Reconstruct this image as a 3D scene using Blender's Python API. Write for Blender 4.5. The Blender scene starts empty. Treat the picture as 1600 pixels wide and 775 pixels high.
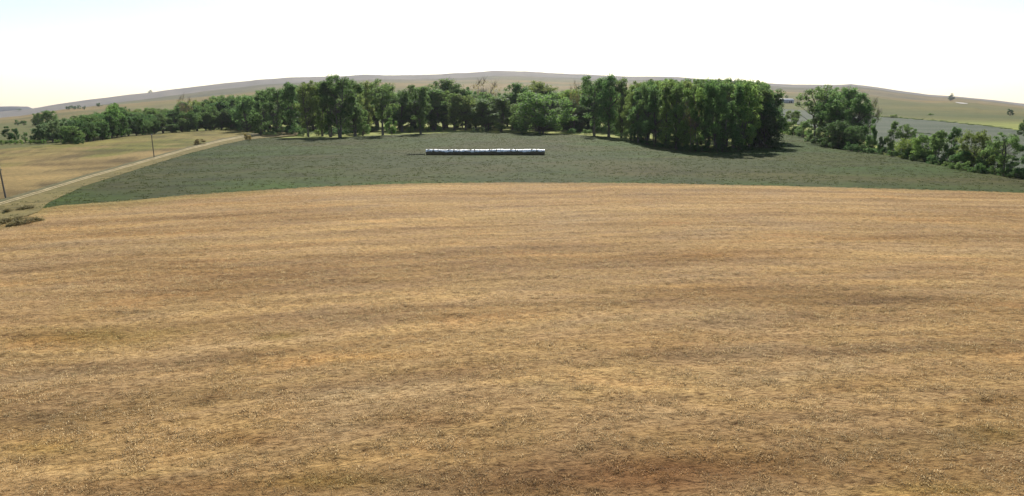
import bpy, math, random
import numpy as np
from mathutils import Vector, Matrix

# ------------------------------------------------------------------ camera
H = 12.0                      # height of the camera over the mown field, metres
F = 1042.6                    # focal length in pixels of the 1600-wide photograph
TH = math.radians(12.3)       # tilt below the horizontal
scene = bpy.context.scene
cam_d = bpy.data.cameras.new("camera")
cam_d.sensor_fit = 'HORIZONTAL'
cam_d.angle = 2 * math.atan(800 / F)
cam_d.clip_start = 0.1
cam_d.clip_end = 40000
cam = bpy.data.objects.new("camera", cam_d)
scene.collection.objects.link(cam)
cam.location = (0, 0, H)
cam.rotation_euler = (math.pi / 2 - TH, 0, 0)
scene.camera = cam

# ------------------------------------------------------------------ light
SUN_EL = math.radians(37)
SUN_AZ = math.radians(3)      # to the right of straight ahead (+Y)
sd = bpy.data.lights.new("sun", 'SUN')
sd.energy = 4.8
sd.angle = math.radians(0.55)
sd.color = (1.0, 0.955, 0.88)
sun = bpy.data.objects.new("sun", sd)
scene.collection.objects.link(sun)
sv = Vector((math.sin(SUN_AZ) * math.cos(SUN_EL), math.cos(SUN_AZ) * math.cos(SUN_EL), math.sin(SUN_EL)))
sun.rotation_euler = sv.to_track_quat('Z', 'Y').to_euler()
sun.location = (0, 0, 60)

world = bpy.data.worlds.new("World")
scene.world = world
world.use_nodes = True
wn = world.node_tree
bg = wn.nodes["Background"]
sky = wn.nodes.new("ShaderNodeTexSky")
sky.sky_type = 'NISHITA'
sky.sun_disc = False
sky.sun_elevation = SUN_EL
sky.sun_rotation = SUN_AZ
sky.altitude = 300
sky.air_density = 1.0
sky.dust_density = 0.7
sky.ozone_density = 1.0
wn.links.new(sky.outputs[0], bg.inputs[0])
bg.inputs[1].default_value = 0.084

scene.view_settings.view_transform = 'Standard'
scene.view_settings.look = 'None'
scene.view_settings.exposure = 0.75
scene.view_settings.gamma = 1.0
scene.render.engine = 'CYCLES'
scene.cycles.max_bounces = 6
scene.cycles.diffuse_bounces = 3
scene.cycles.transmission_bounces = 4
scene.cycles.transparent_max_bounces = 4
scene.cycles.volume_bounces = 0
scene.cycles.use_denoising = True

C = scene.collection
rng = np.random.default_rng(11)
random.seed(5)

# ------------------------------------------------------------------ noise
def _hash(ix, iy, seed):
    n = (ix.astype(np.int64) * 374761393 + iy.astype(np.int64) * 668265263 + seed * 2147483647 * 31) & 0xFFFFFFFF
    n = ((n ^ (n >> 13)) * 1274126177) & 0xFFFFFFFF
    return ((n ^ (n >> 16)) & 0xFFFF) / 65535.0

def vnoise(x, y, seed=0):
    ix = np.floor(x); iy = np.floor(y)
    fx = x - ix; fy = y - iy
    fx = fx * fx * (3 - 2 * fx); fy = fy * fy * (3 - 2 * fy)
    a = _hash(ix, iy, seed); b = _hash(ix + 1, iy, seed)
    c = _hash(ix, iy + 1, seed); d = _hash(ix + 1, iy + 1, seed)
    return (a * (1 - fx) + b * fx) * (1 - fy) + (c * (1 - fx) + d * fx) * fy

def fbm(x, y, seed=0, o=4):
    s = 0; amp = 0.5; t = 0
    for i in range(o):
        s = s + amp * vnoise(x * 2 ** i + 17.3 * i, y * 2 ** i - 9.1 * i, seed + i)
        t += amp; amp *= 0.5
    return s / t

def sstep(a, b, x):
    t = np.clip((x - a) / (b - a), 0, 1)
    return t * t * (3 - 2 * t)

# ------------------------------------------------------------------ the lie of the land
def dir_of(u, v):
    """World direction seen at photograph pixel (u, v)."""
    u = np.asarray(u, float); v = np.asarray(v, float)
    X = u - 800
    Y = F * math.cos(TH) + (387.5 - v) * math.sin(TH)
    Z = -F * math.sin(TH) + (387.5 - v) * math.cos(TH)
    return X, Y, Z

def polar_of(u, v):
    X, Y, Z = dir_of(u, v)
    return np.arctan2(X, Y), Z / np.hypot(X, Y)

SKYL = np.array([(-500, 176), (0, 175), (5, 174), (30, 172.5), (60, 168), (100, 161), (150, 154), (200, 148), (235, 144.5), (300, 136),
    (350, 130), (400, 125), (450, 121.5), (520, 120), (570, 117), (620, 117), (680, 116), (730, 114), (770, 111.5), (810, 111.5),
    (860, 114), (900, 115.5), (960, 119), (1000, 119.5), (1060, 121), (1130, 124), (1190, 129), (1240, 132), (1290, 133), (1330, 131),
    (1370, 136), (1400, 141), (1450, 148), (1500, 151.5), (1550, 156), (1600, 161.5), (2100, 168)], float)
CREST_D = np.array([(-500, 14), (0, 13), (60, 11), (100, 11), (200, 10), (300, 9), (400, 8), (600, 7), (800, 7), (900, 6), (1200, 4.5), (1400, 3), (1500, 1.2), (1600, 4), (2100, 6)], float)
_u = SKYL[:, 0]
az_s, el_s = polar_of(_u, SKYL[:, 1])
az_c, el_c = polar_of(_u, SKYL[:, 1] + np.interp(_u, CREST_D[:, 0], CREST_D[:, 1]))

def ridge_r(az):
    return 2400 + 500 * np.sin(az * 3.1 + 1.0) + 160 * np.sin(az * 11)

def height(x, y):
    x = np.asarray(x, float); y = np.asarray(y, float)
    az = np.arctan2(x, y); r = np.hypot(x, y)
    R = ridge_r(az)
    el = np.interp(az, az_c, el_c)
    back = sstep(0.8, 1.5, np.abs(az))
    el = el * (1 - back) + 0.004 * back
    zr = H + R * el
    r0 = 300 + 170 * sstep(0.2, 0.6, az)
    t = (r - r0) / (R - r0)
    tc = np.clip(t, 0, 1)
    up = zr * tc ** 1.35 * (1 - 0.0 * tc)
    down = zr - (t - 1) * 0.35 * (np.abs(zr) + 60)
    z = np.where(t > 1, down, up)
    # draws and folds on the hillside, gone towards the crest
    fold = (fbm(x / 420, y / 420, 3, 4) - 0.5) * 26 * sstep(0.06, 0.45, tc) * (1 - sstep(0.75, 0.98, tc))
    small = (fbm(x / 90, y / 90, 7, 3) - 0.5) * 3.0 * sstep(0.05, 0.5, tc)
    near = (fbm(x / 60, y / 60, 21, 3) - 0.5) * 0.9 * sstep(90, 220, r)
    return z + np.where(zr > 20, fold, fold * 0.35) + small + near

_R = np.geomspace(8, 6500, 240)
def ground(u, v):
    """Where the sight line through photograph pixel (u, v) meets the land."""
    u = np.atleast_1d(np.asarray(u, float)); v = np.broadcast_to(np.asarray(v, float), u.shape)
    X, Y, Z = dir_of(u, v)
    n = np.hypot(X, Y); sx, sy, sz = X / n, Y / n, Z / n
    lo = np.full(u.shape, _R[0]); hi = np.full(u.shape, _R[-1]); open_ = np.ones(u.shape, bool)
    for k in range(1, len(_R)):
        i = np.nonzero(open_)[0]
        if not len(i): break
        r = _R[k]
        below = H + sz[i] * r < height(sx[i] * r, sy[i] * r)
        hi[i[below]] = r; lo[i[~below]] = r; open_[i[below]] = False
    for _ in range(11):
        m = (lo + hi) / 2
        below = H + sz * m < height(sx * m, sy * m)
        hi = np.where(below, m, hi); lo = np.where(below, lo, m)
    r = (lo + hi) / 2
    x, y = sx * r, sy * r
    return np.stack([x, y, height(x, y)], -1)

def P(u, v):
    X, Y, Z = (float(q) for q in dir_of(u, v))
    n = math.hypot(X, Y); X /= n; Y /= n; Z /= n
    g = _R
    for _ in range(3):
        below = H + Z * g < height(X * g, Y * g)
        k = int(below.argmax()) if below.any() else len(g) - 1
        k = max(k, 1)
        g = np.linspace(g[k - 1], g[k], 24)
    r = float(g[12])
    return np.array([X * r, Y * r, float(height(X * r, Y * r))])

def z_for(p, vt):
    """Height at which something standing at p reaches photograph row vt."""
    k = (387.5 - vt) / F
    return H + p[1] * (k * math.cos(TH) - math.sin(TH)) / (math.cos(TH) + k * math.sin(TH))

def mpp(p):
    """Metres per photograph pixel at p."""
    return (p[1] * math.cos(TH) - (p[2] - H) * math.sin(TH)) / F

def pix(x, y, z):
    c, s = math.cos(TH), math.sin(TH)
    D = y * c - (z - H) * s
    return 800 + F * x / D, 387.5 - F * (y * s + (z - H) * c) / D

# ------------------------------------------------------------------ object helpers
def tag(o, label=None, cat=None, group=None, kind=None):
    if label: o['label'] = label
    if cat: o['category'] = cat
    if group: o['group'] = group
    if kind: o['kind'] = kind
    return o

def mesh_np(name, verts, faces, mats=(), smooth=False):
    """verts (n,3); faces (m,k) array with equal k."""
    verts = np.asarray(verts, np.float32); faces = np.asarray(faces, np.int32)
    me = bpy.data.meshes.new(name)
    me.vertices.add(len(verts)); me.vertices.foreach_set("co", verts.ravel())
    m, k = faces.shape
    me.loops.add(m * k); me.loops.foreach_set("vertex_index", faces.ravel())
    me.polygons.add(m)
    me.polygons.foreach_set("loop_start", np.arange(0, m * k, k, dtype=np.int32))
    me.polygons.foreach_set("loop_total", np.full(m, k, np.int32))
    for mt in mats: me.materials.append(mt)
    me.update(calc_edges=True)
    if smooth: me.polygons.foreach_set("use_smooth", np.ones(m, bool))
    me.validate()
    return me

def link(name, me, parent=None):
    o = bpy.data.objects.new(name, me); C.objects.link(o)
    if parent: o.parent = parent
    return o

def empty(name, loc=(0, 0, 0), rz=0):
    o = bpy.data.objects.new(name, None); C.objects.link(o)
    o.location = loc; o.rotation_euler = (0, 0, rz); o.empty_display_size = 0.5
    return o

def grid_faces(nr, nc):
    a = np.arange(nr * nc).reshape(nr, nc)
    return np.stack([a[:-1, :-1], a[:-1, 1:], a[1:, 1:], a[1:, :-1]], -1).reshape(-1, 4)

def attr(me, name, vals, typ='FLOAT'):
    a = me.attributes.new(name, typ, 'POINT')
    vals = np.asarray(vals, np.float32)
    a.data.foreach_set({'FLOAT': 'value', 'FLOAT_VECTOR': 'vector', 'FLOAT_COLOR': 'color'}[typ], vals.ravel())

# ------------------------------------------------------------------ material helpers
class NT:
    def __init__(s, name):
        s.m = bpy.data.materials.new(name); s.m.use_nodes = True
        s.t = s.m.node_tree
        for n in list(s.t.nodes): s.t.nodes.remove(n)
        s.out = s.t.nodes.new("ShaderNodeOutputMaterial")
    def n(s, typ, **kw):
        nd = s.t.nodes.new(typ)
        for k, v in kw.items(): setattr(nd, k, v)
        return nd
    def l(s, a, b): s.t.links.new(a, b)
    def noise(s, vec, scale, detail=4, rough=0.55, dist=0.0, sc=None):
        if sc is not None:
            mp = s.n("ShaderNodeMapping"); mp.inputs['Scale'].default_value = sc
            s.l(vec, mp.inputs['Vector']); vec = mp.outputs[0]
        nd = s.n("ShaderNodeTexNoise"); nd.inputs['Scale'].default_value = scale
        nd.inputs['Detail'].default_value = detail; nd.inputs['Roughness'].default_value = rough
        nd.inputs['Distortion'].default_value = dist
        s.l(vec, nd.inputs['Vector']); return nd.outputs[0]
    def ramp(s, fac, stops, interp='LINEAR'):
        nd = s.n("ShaderNodeValToRGB"); cr = nd.color_ramp; cr.interpolation = interp
        while len(cr.elements) < len(stops): cr.elements.new(0.5)
        for e, (p, c) in zip(cr.elements, stops):
            e.position = p; e.color = (*c, 1) if not isinstance(c, (int, float)) else (c, c, c, 1)
        s.l(fac, nd.inputs[0]); return nd.outputs[0]
    def mix(s, fac, a, b, mode='MIX'):
        nd = s.n("ShaderNodeMix", data_type='RGBA', blend_type=mode)
        for sock, val in ((nd.inputs[0], fac), (nd.inputs[6], a), (nd.inputs[7], b)):
            if hasattr(val, 'links'): s.l(val, sock)
            elif isinstance(val, (int, float)): sock.default_value = val
            else: sock.default_value = (*val, 1)
        return nd.outputs[2]
    def math(s, op, a, b=None, clamp=False):
        nd = s.n("ShaderNodeMath", operation=op); nd.use_clamp = clamp
        for sock, val in ((nd.inputs[0], a), (nd.inputs[1], b)):
            if val is None: continue
            if hasattr(val, 'links'): s.l(val, sock)
            else: sock.default_value = val
        return nd.outputs[0]
    def attr(s, name, typ='GEOMETRY'):
        return s.n("ShaderNodeAttribute", attribute_name=name, attribute_type=typ)
    def bsdf(s, col, rough=0.9, spec=0.15, bump=None, bstr=0.5, bdist=0.05):
        b = s.n("ShaderNodeBsdfPrincipled")
        if hasattr(col, 'links'): s.l(col, b.inputs['Base Color'])
        else: b.inputs['Base Color'].default_value = (*col, 1)
        if hasattr(rough, 'links'): s.l(rough, b.inputs['Roughness'])
        else: b.inputs['Roughness'].default_value = rough
        b.inputs['Specular IOR Level'].default_value = spec
        if bump is not None:
            bn = s.n("ShaderNodeBump"); bn.inputs['Strength'].default_value = bstr
            bn.inputs['Distance'].default_value = bdist
            s.l(bump, bn.inputs['Height']); s.l(bn.outputs[0], b.inputs['Normal'])
        s.l(b.outputs[0], s.out.inputs[0]); return b

def blade_mat(name, cols, trans=0.35, tint_attr=None, use_obj=False, jitter=(0.65, 1.35), tval=1.25):
    """Thin vegetation: diffuse plus light coming through; per-leaf variation."""
    t = NT(name)
    geo = t.n("ShaderNodeNewGeometry")
    rnd = geo.outputs['Random Per Island']
    col = t.ramp(rnd, [(i / max(1, len(cols) - 1), c) for i, c in enumerate(cols)])
    if use_obj:
        oi = t.n("ShaderNodeObjectInfo")
        col = t.mix(1.0, col, oi.outputs['Color'], 'MULTIPLY')
    if tint_attr:
        col = t.mix(1.0, col, t.attr(tint_attr, 'INSTANCER').outputs['Color'], 'MULTIPLY')
    w = t.n("ShaderNodeTexWhiteNoise", noise_dimensions='1D')
    t.l(rnd, w.inputs['W'])
    j = t.n("ShaderNodeMapRange"); j.inputs[3].default_value = jitter[0]; j.inputs[4].default_value = jitter[1]
    t.l(w.outputs['Value'], j.inputs[0])
    vm = t.n("ShaderNodeVectorMath", operation='SCALE'); t.l(col, vm.inputs[0]); t.l(j.outputs[0], vm.inputs['Scale'])
    d = t.n("ShaderNodeBsdfPrincipled"); d.inputs['Roughness'].default_value = 0.6
    d.inputs['Specular IOR Level'].default_value = 0.10
    tr = t.n("ShaderNodeBsdfTranslucent")
    t.l(vm.outputs[0], d.inputs['Base Color'])
    hs = t.n("ShaderNodeHueSaturation"); hs.inputs['Saturation'].default_value = 0.97; hs.inputs['Value'].default_value = tval
    t.l(vm.outputs[0], hs.inputs['Color']); t.l(hs.outputs[0], tr.inputs[0])
    ms = t.n("ShaderNodeMixShader"); ms.inputs[0].default_value = trans
    t.l(d.outputs[0], ms.inputs[1]); t.l(tr.outputs[0], ms.inputs[2]); t.l(ms.outputs[0], t.out.inputs[0])
    return t.m

# ------------------------------------------------------------------ ground materials
def row_coords(x, y):
    """Along / across the curved mowing rows."""
    q = y - 0.15 * x + 0.0026 * x * x + 2.2 * (vnoise(x / 19, y / 23, 301) - 0.5) + 0.9 * (vnoise(x / 7, y / 9, 303) - 0.5)
    p = x + 0.16 * y
    return np.stack([p, q, np.zeros_like(p)], -1)

def m_stubble():
    t = NT("mown_stubble")
    rc = t.attr("rows").outputs['Vector']
    pos = t.n("ShaderNodeNewGeometry").outputs['Position']
    broad = t.noise(rc, 1.0, 5, 0.6, 0.3, (0.022, 0.11, 1))
    streak = t.noise(rc, 1.0, 5, 0.6, 0.5, (0.06, 0.6, 1))
    fine = t.noise(pos, 2.2, 7, 0.72)
    speck = t.noise(pos, 9.0, 5, 0.7)
    clump = t.noise(rc, 1.0, 5, 0.62, 0.6, (2.6, 5.5, 1))
    base = t.ramp(broad, [(0.30, (0.229, 0.135, 0.053)), (0.45, (0.304, 0.191, 0.082)), (0.58, (0.350, 0.229, 0.103)), (0.72, (0.295, 0.196, 0.087))])
    huev = t.noise(rc, 1.0, 4, 0.6, 0.4, (0.09, 0.22, 1))
    base = t.mix(1.0, base, t.ramp(huev, [(0.32, (0.90, 0.95, 1.06)), (0.45, (0.98, 0.98, 1.0)), (0.55, (1.0, 1.01, 0.94)), (0.68, (1.10, 1.03, 0.94))]), 'MULTIPLY')
    st = t.ramp(streak, [(0.30, (0.60, 0.57, 0.54)), (0.42, (0.90, 0.88, 0.86)), (0.55, (1.04, 1.03, 1.0)), (0.72, (1.16, 1.15, 1.12))])
    c = t.mix(0.65, base, st, 'MULTIPLY')
    swath = t.noise(rc, 1.0, 4, 0.6, 0.35, (0.014, 0.30, 1))
    c = t.mix(1.0, c, t.ramp(swath, [(0.32, (0.74, 0.72, 0.70)), (0.43, (0.93, 0.92, 0.91)), (0.52, (1.0, 1.0, 1.0)), (0.575, (1.22, 1.22, 1.20)), (0.63, (1.06, 1.05, 1.03))]), 'MULTIPLY')
    cl = t.ramp(clump, [(0.34, (0.26, 0.21, 0.17)), (0.43, (0.72, 0.68, 0.62)), (0.52, (1.02, 1.02, 1.02)), (0.66, (1.20, 1.20, 1.20))])
    c = t.mix(0.8, c, cl, 'MULTIPLY')
    fn = t.ramp(fine, [(0.30, (0.50, 0.45, 0.40)), (0.47, (0.92, 0.91, 0.90)), (0.62, (1.12, 1.12, 1.12)), (0.75, (1.35, 1.35, 1.38))])
    c = t.mix(0.8, c, fn, 'MULTIPLY')
    sp = t.ramp(speck, [(0.33, (0.40, 0.35, 0.31)), (0.46, (1, 1, 1)), (0.60, (1.05, 1.05, 1.05)), (0.72, (1.45, 1.45, 1.45))])
    c = t.mix(0.7, c, sp, 'MULTIPLY')
    c = t.mix(1.0, c, t.attr("tone").outputs['Color'], 'MULTIPLY')
    hgt = t.math('ADD', t.math('MULTIPLY', t.math('ADD', fine, clump), 0.7), t.math('MULTIPLY', speck, 0.3))
    t.bsdf(c, 0.95, 0.08, hgt, 0.9, 0.16)
    return t.m

def m_field(name, stops, streakmul, sc=(0.03, 0.30, 1), tone=True, fine_s=1.2, bd=0.25, bs=0.8):
    t = NT(name)
    rc = t.attr("rows").outputs['Vector']
    pos = t.n("ShaderNodeNewGeometry").outputs['Position']
    broad = t.noise(rc, 1.0, 5, 0.6, 0.4, (sc[0] * .5, sc[1] * .35, 1))
    streak = t.noise(rc, 1.0, 6, 0.65, 0.6, sc)
    fine = t.noise(pos, fine_s, 6, 0.7)
    c = t.ramp(broad, stops)
    c = t.mix(streakmul, c, t.ramp(streak, [(0.32, (0.5, 0.52, 0.5)), (0.45, (0.9, 0.92, 0.9)), (0.62, (1.12, 1.1, 1.08))]), 'MULTIPLY')
    c = t.mix(0.7, c, t.ramp(fine, [(0.33, (0.45, 0.5, 0.45)), (0.5, (1, 1, 1)), (0.68, (1.3, 1.25, 1.2))]), 'MULTIPLY')
    if tone: c = t.mix(1.0, c, t.attr("tone").outputs['Color'], 'MULTIPLY')
    t.bsdf(c, 0.95, 0.08, fine, bs, bd)
    return t.m

def m_land():
    t = NT("prairie_land")
    pos = t.n("ShaderNodeNewGeometry").outputs['Position']
    col = t.attr("tone").outputs['Color']
    big = t.noise(pos, 0.006, 6, 0.6, 0.5)
    mid = t.noise(pos, 0.05, 6, 0.65)
    fine = t.noise(pos, 0.6, 6, 0.7)
    c = t.mix(0.8, col, t.ramp(big, [(0.32, (0.72, 0.80, 0.78)), (0.5, (1, 1, 1)), (0.68, (1.22, 1.13, 1.08))]), 'MULTIPLY')
    c = t.mix(0.6, c, t.ramp(mid, [(0.35, (0.62, 0.68, 0.62)), (0.5, (1, 1, 1)), (0.66, (1.2, 1.16, 1.1))]), 'MULTIPLY')
    c = t.mix(0.5, c, t.ramp(fine, [(0.35, (0.55, 0.6, 0.55)), (0.5, (1, 1, 1)), (0.66, (1.25, 1.2, 1.15))]), 'MULTIPLY')
    t.bsdf(c, 0.95, 0.06, fine, 0.6, 0.3)
    return t.m

def m_simple(name, a, b, scale=3.0, rough=0.9, spec=0.2, bd=0.03, sc=None, mid=0.5):
    t = NT(name)
    pos = t.n("ShaderNodeTexCoord").outputs['Object']
    n = t.noise(pos, scale, 6, 0.65, 0.2, sc)
    c = t.ramp(n, [(mid - 0.18, a), (mid + 0.18, b)])
    t.bsdf(c, rough, spec, n, 0.6, bd)
    return t.m

# ------------------------------------------------------------------ land
M_LAND = m_land()
def build_land():
    azs = np.concatenate([np.linspace(-math.pi, -0.85, 60)[:-1], np.linspace(-0.85, 0.85, 420), np.linspace(0.85, math.pi, 60)[1:]])
    rs = np.concatenate([[0.01], np.linspace(4, 90, 16), np.geomspace(100, 3300, 210), [3500, 3800]])
    A, R = np.meshgrid(azs, rs)
    x = np.sin(A) * R; y = np.cos(A) * R
    z = height(x, y) - np.interp(R, [0, 80, 120, 250, 600, 4000], [0.5, 0.5, 0.35, 0.25, 0.25, 0.25])
    v = np.stack([x, y, z], -1).reshape(-1, 3)
    me = mesh_np("land", v, grid_faces(*A.shape), [M_LAND], True)
    x, y, z = v.T
    az = np.arctan2(x, y); r = np.hypot(x, y)
    t = (r - 350) / (ridge_r(az) - 350)
    n1 = fbm(x / 260, y / 260, 31, 4); n2 = fbm(x / 700, y / 320, 35, 3)
    straw = np.array([0.210, 0.140, 0.046]); floor = np.array([0.20, 0.215, 0.055]); olive = np.array([1.15, 1.2, 1.2]) * np.array([0.086, 0.084, 0.026])
    tan = np.array([1.14, 1.12, 0.86]) * np.array([0.141, 0.104, 0.040]); buff = np.array([1.0, 1.0, 0.88]) * np.array([0.182, 0.130, 0.052]); sage = np.array([0.094, 0.084, 0.044])
    meadow = np.array([0.110, 0.108, 0.038])
    def mx(a, b, w): return a * (1 - w[:, None]) + b * w[:, None]
    c = np.tile(straw, (len(x), 1))
    c = mx(c, floor[None], sstep(90, 120, r))
    left = sstep(-0.40, -0.48, az)
    c = mx(c, meadow[None], left * sstep(170, 230, r))
    c = mx(c, olive[None], (1 - left) * sstep(420, 620, r))
    c = mx(c, tan[None], sstep(0.16, 0.42, t + (n1 - 0.5) * 0.5) * (1 - 0.6 * left))
    c = mx(c, buff[None], sstep(0.52, 0.68, n2) * sstep(0.2, 0.4, t))
    c = mx(c, olive[None], sstep(0.5, 0.36, n2) * sstep(0.1, 0.3, t) * 0.7)
    c = mx(c, sage[None], sstep(0.72, 0.95, t + (n1 - 0.5) * 0.4))
    attr(me, "tone", np.c_[c, np.ones(len(x))], 'FLOAT_COLOR')
    tag(link("ground", me), "rolling prairie and hillside of dry grass round the fields", kind='structure')

def build_far_ridge():
    us = np.arange(-500, 2101, 6.0)
    base = np.interp(us, SKYL[:, 0], SKYL[:, 1])
    az, el = polar_of(us, base)
    bump = (fbm(us / 55, us * 0, 51, 4) - 0.5) * 2.2
    az, el = polar_of(us, base + bump)
    azs = np.concatenate([[-1.5, -1.2, -0.95], az, [0.95, 1.2, 1.5]])
    els = np.concatenate([[0.0, -0.004, el[0]], el, [el[-1], 0, 0.0]])
    ks = np.array([-1.0, -0.75, -0.55, -0.4, -0.28, -0.18, -0.10, -0.05, 0, 0.06, 0.15, 0.3, 0.6])
    R0 = 4600.0
    v = []
    for k in ks:
        R = R0 * (1 + 0.35 * k)
        zt = H + R0 * els
        z = zt - (np.abs(k) ** 1.4) * (150 if k < 0 else 120) + (fbm(azs * 40, azs * 0 + k * 6, 61, 4) - 0.5) * 34 * min(1, abs(k) * 3)
        v.append(np.stack([np.sin(azs) * R, np.cos(azs) * R, z], -1))
    v = np.array(v)
    m = m_simple("sage_ridge", (0.085, 0.075, 0.057), (0.150, 0.121, 0.084), 0.004, 0.95, 0.05, 1.0)
    me = mesh_np("far_ridge", v.reshape(-1, 3), grid_faces(len(ks), len(azs)), [m], True)
    tag(link("far_hills", me), "low grey brown ridge along the skyline", kind='structure')

def patch(name, top, bottom, mat, u0, u1, du, rows, off, label, tonef=None, edge=0.0, stuff=None):
    us = np.arange(u0, u1 + du, du, dtype=float)
    top = np.array(top, float); bottom = np.array(bottom, float)
    vt = np.interp(us, top[:, 0], top[:, 1]); vb = np.interp(us, bottom[:, 0], bottom[:, 1])
    vb = np.maximum(vb, vt + 0.05)
    if edge:
        vt = vt + (fbm(us / 7, us * 0, 77, 3) - 0.5) * edge
        vb = vb + (fbm(us / 7, us * 0 + 3, 79, 3) - 0.5) * (edge if name != "green_field" else 1.6)
    k = np.linspace(0, 1, rows)
    V = vt[None] * (1 - k[:, None]) + vb[None] * k[:, None]
    U = np.tile(us, (rows, 1))
    g = ground(U.ravel(), V.ravel())
    g[:, 2] += off
    me = mesh_np(name, g, grid_faces(rows, len(us))[:, ::-1], [mat], True)
    attr(me, "rows", row_coords(g[:, 0], g[:, 1]), 'FLOAT_VECTOR')
    tn = np.ones((len(g), 4))
    if tonef is not None: tn[:, :3] = tonef(g[:, 0], g[:, 1], U.ravel(), V.ravel())
    attr(me, "tone", tn, 'FLOAT_COLOR')
    o = link(name, me)
    tag(o, label, kind='structure')
    return o

EDGE = np.array([(-500, 372), (-100, 352), (0, 345), (50, 327), (100, 320), (200, 313), (300, 303.5), (400, 297), (500, 291), (600, 287.3), (700, 285.3), (800, 284.5), (1000, 285.5),
                 (1200, 289.5), (1400, 294.5), (1600, 300.5), (2100, 322)], float)
ROAD = np.array([(-500, 470), (-200, 370), (-60, 335), (0, 318), (70, 297), (130, 278.5), (240, 247.5), (300, 230.5), (345, 219.5), (380, 212.5), (410, 208), (440, 204.5), (470, 202)], float)
def build_fields():
    # green field
    top = [(-40, 330), (20, 322), (60, 308), (130, 287), (240, 254), (300, 237), (350, 224), (385, 217), (420, 215.5), (480, 216.5), (560, 214), (600, 211.5), (640, 209.5), (720, 207), (800, 207),
           (880, 209.5), (950, 214), (1000, 222), (1050, 229), (1120, 232), (1170, 227), (1195, 214), (1215, 208.5), (1250, 213), (1290, 222), (1340, 236), (1400, 245), (1460, 257),
           (1510, 267), (1570, 276), (1600, 279), (1700, 290), (2100, 318)]
    gcol = [(0.30, (0.032, 0.038, 0.010)), (0.45, (0.042, 0.050, 0.014)), (0.60, (0.049, 0.056, 0.016)), (0.75, (0.042, 0.055, 0.011))]
    def gt(x, y, u, v):
        e = np.interp(u, EDGE[:, 0], EDGE[:, 1])
        d = e - v
        w = np.exp(-(d / 9.0) ** 2) * sstep(0.25, 0.6, fbm(x / 9, y / 9, 5, 3))
        w = np.maximum(w, sstep(190, 90, u) * 0.8)
        far = np.maximum(sstep(222, 209, v) * sstep(560, 650, u), sstep(262, 224, v) * sstep(860, 960, u)) 
        right = sstep(1100, 1350, u)
        c = np.ones((len(x), 3))
        green = np.array([0.92, 1.20, 0.50]); yel = np.array([1.05, 1.30, 0.70]); brn = np.array([1.35, 1.05, 0.85])
        c = c * (1 - w[:, None]) + green * w[:, None]
        w2 = np.maximum(far, right * sstep(10, 40, d)) * 0.6
        c = c * (1 - w2[:, None]) + yel * w2[:, None]
        w3 = np.exp(-((d - 16) / 9.0) ** 2) * (0.35 + 0.45 * sstep(900, 1200, u)) * sstep(420, 620, u)
        c = c * (1 - w3[:, None]) + brn * w3[:, None]
        pa = sstep(0.50, 0.66, fbm(x / 34, y / 20, 111, 4))[:, None]; pb = sstep(0.50, 0.64, fbm(x / 22, y / 15, 117, 4))[:, None]
        pc = sstep(0.60, 0.72, fbm(x / 6, y / 3.5, 119, 3))[:, None]
        c = c * (1 - pa * (1 - np.array([0.90, 1.12, 0.82]))) * (1 - pb * (1 - np.array([1.16, 1.00, 0.98]))) * (1 - 0.22 * pc)
        return c
    gf = patch("green_field", top, EDGE + np.array([0, 1.0]), m_field("green_crop", gcol, 0.65, bs=0.3), -40, 2100, 3, 46, 0.05,
          "grey green crop field between the mown field and the trees", gt, 1.0)
    # rough pasture, upper left
    ptop = [(-500, 245), (0, 233), (50, 229), (100, 225), (140, 221.5), (200, 213.5), (280, 207), (357, 201.5), (400, 202)]
    def pt(x, y, u, v):
        n = fbm(x / 26, y / 26, 91, 4)
        tp = np.interp(u, [q[0] for q in ptop], [q[1] for q in ptop])
        w = (np.exp(-((v - tp) / 13.0) ** 2) * 0.8 + sstep(0.50, 0.62, n) * 0.9) * sstep(0.3, 0.55, fbm(x / 14, y / 14, 95, 3) + 0.1)
        w = np.clip(w, 0, 1)
        k = 1 - 0.42 * sstep(0.52, 0.66, fbm(x / 5, y / 7, 97, 3)) + 0.16 * sstep(0.55, 0.7, fbm(x / 16, y / 9, 98, 3))
        return (1 * (1 - w[:, None]) + np.array([0.66, 0.88, 0.50]) * w[:, None]) * k[:, None]
    pcol = [(0.30, (0.153, 0.103, 0.036)), (0.48, (0.206, 0.142, 0.053)), (0.62, (0.236, 0.165, 0.063)), (0.75, (0.191, 0.142, 0.050))]
    patch("pasture", ptop, ROAD + np.array([0, -0.6]), m_field("dry_pasture", pcol, 0.6, (0.05, 0.12, 1)), -500, 398, 6, 36, 0.02,
          "rough dry pasture left of the dirt track", pt, 0.6)
    # verge between track and field / stubble
    vb = [(-500, 500), (-200, 400), (-60, 372), (0, 352), (60, 332), (75, 318), (130, 292), (240, 257), (300, 239), (350, 226), (385, 218.5), (470, 211)]
    vcol = [(0.30, (0.114, 0.092, 0.032)), (0.5, (0.175, 0.138, 0.053)), (0.7, (0.139, 0.120, 0.042))]
    patch("track_verge", ROAD + np.array([0, -1.4]), vb, m_field("weedy_verge", vcol, 0.8, (0.15, 0.5, 1)), -500, 470, 5, 24, 0.09,
          "weedy straw coloured verge beside the dirt track", None, 1.0)
    tcol = [(0.3, (0.267, 0.205, 0.103)), (0.5, (0.370, 0.300, 0.167)), (0.7, (0.326, 0.263, 0.142))]
    wid = np.interp(ROAD[:, 0], [-500, 0, 200, 380, 470], [6, 4.0, 3.0, 2.4, 1.8])
    M_DIRT = m_field("pale_dirt", tcol, 0.6, (0.2, 0.8, 1), False)
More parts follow.
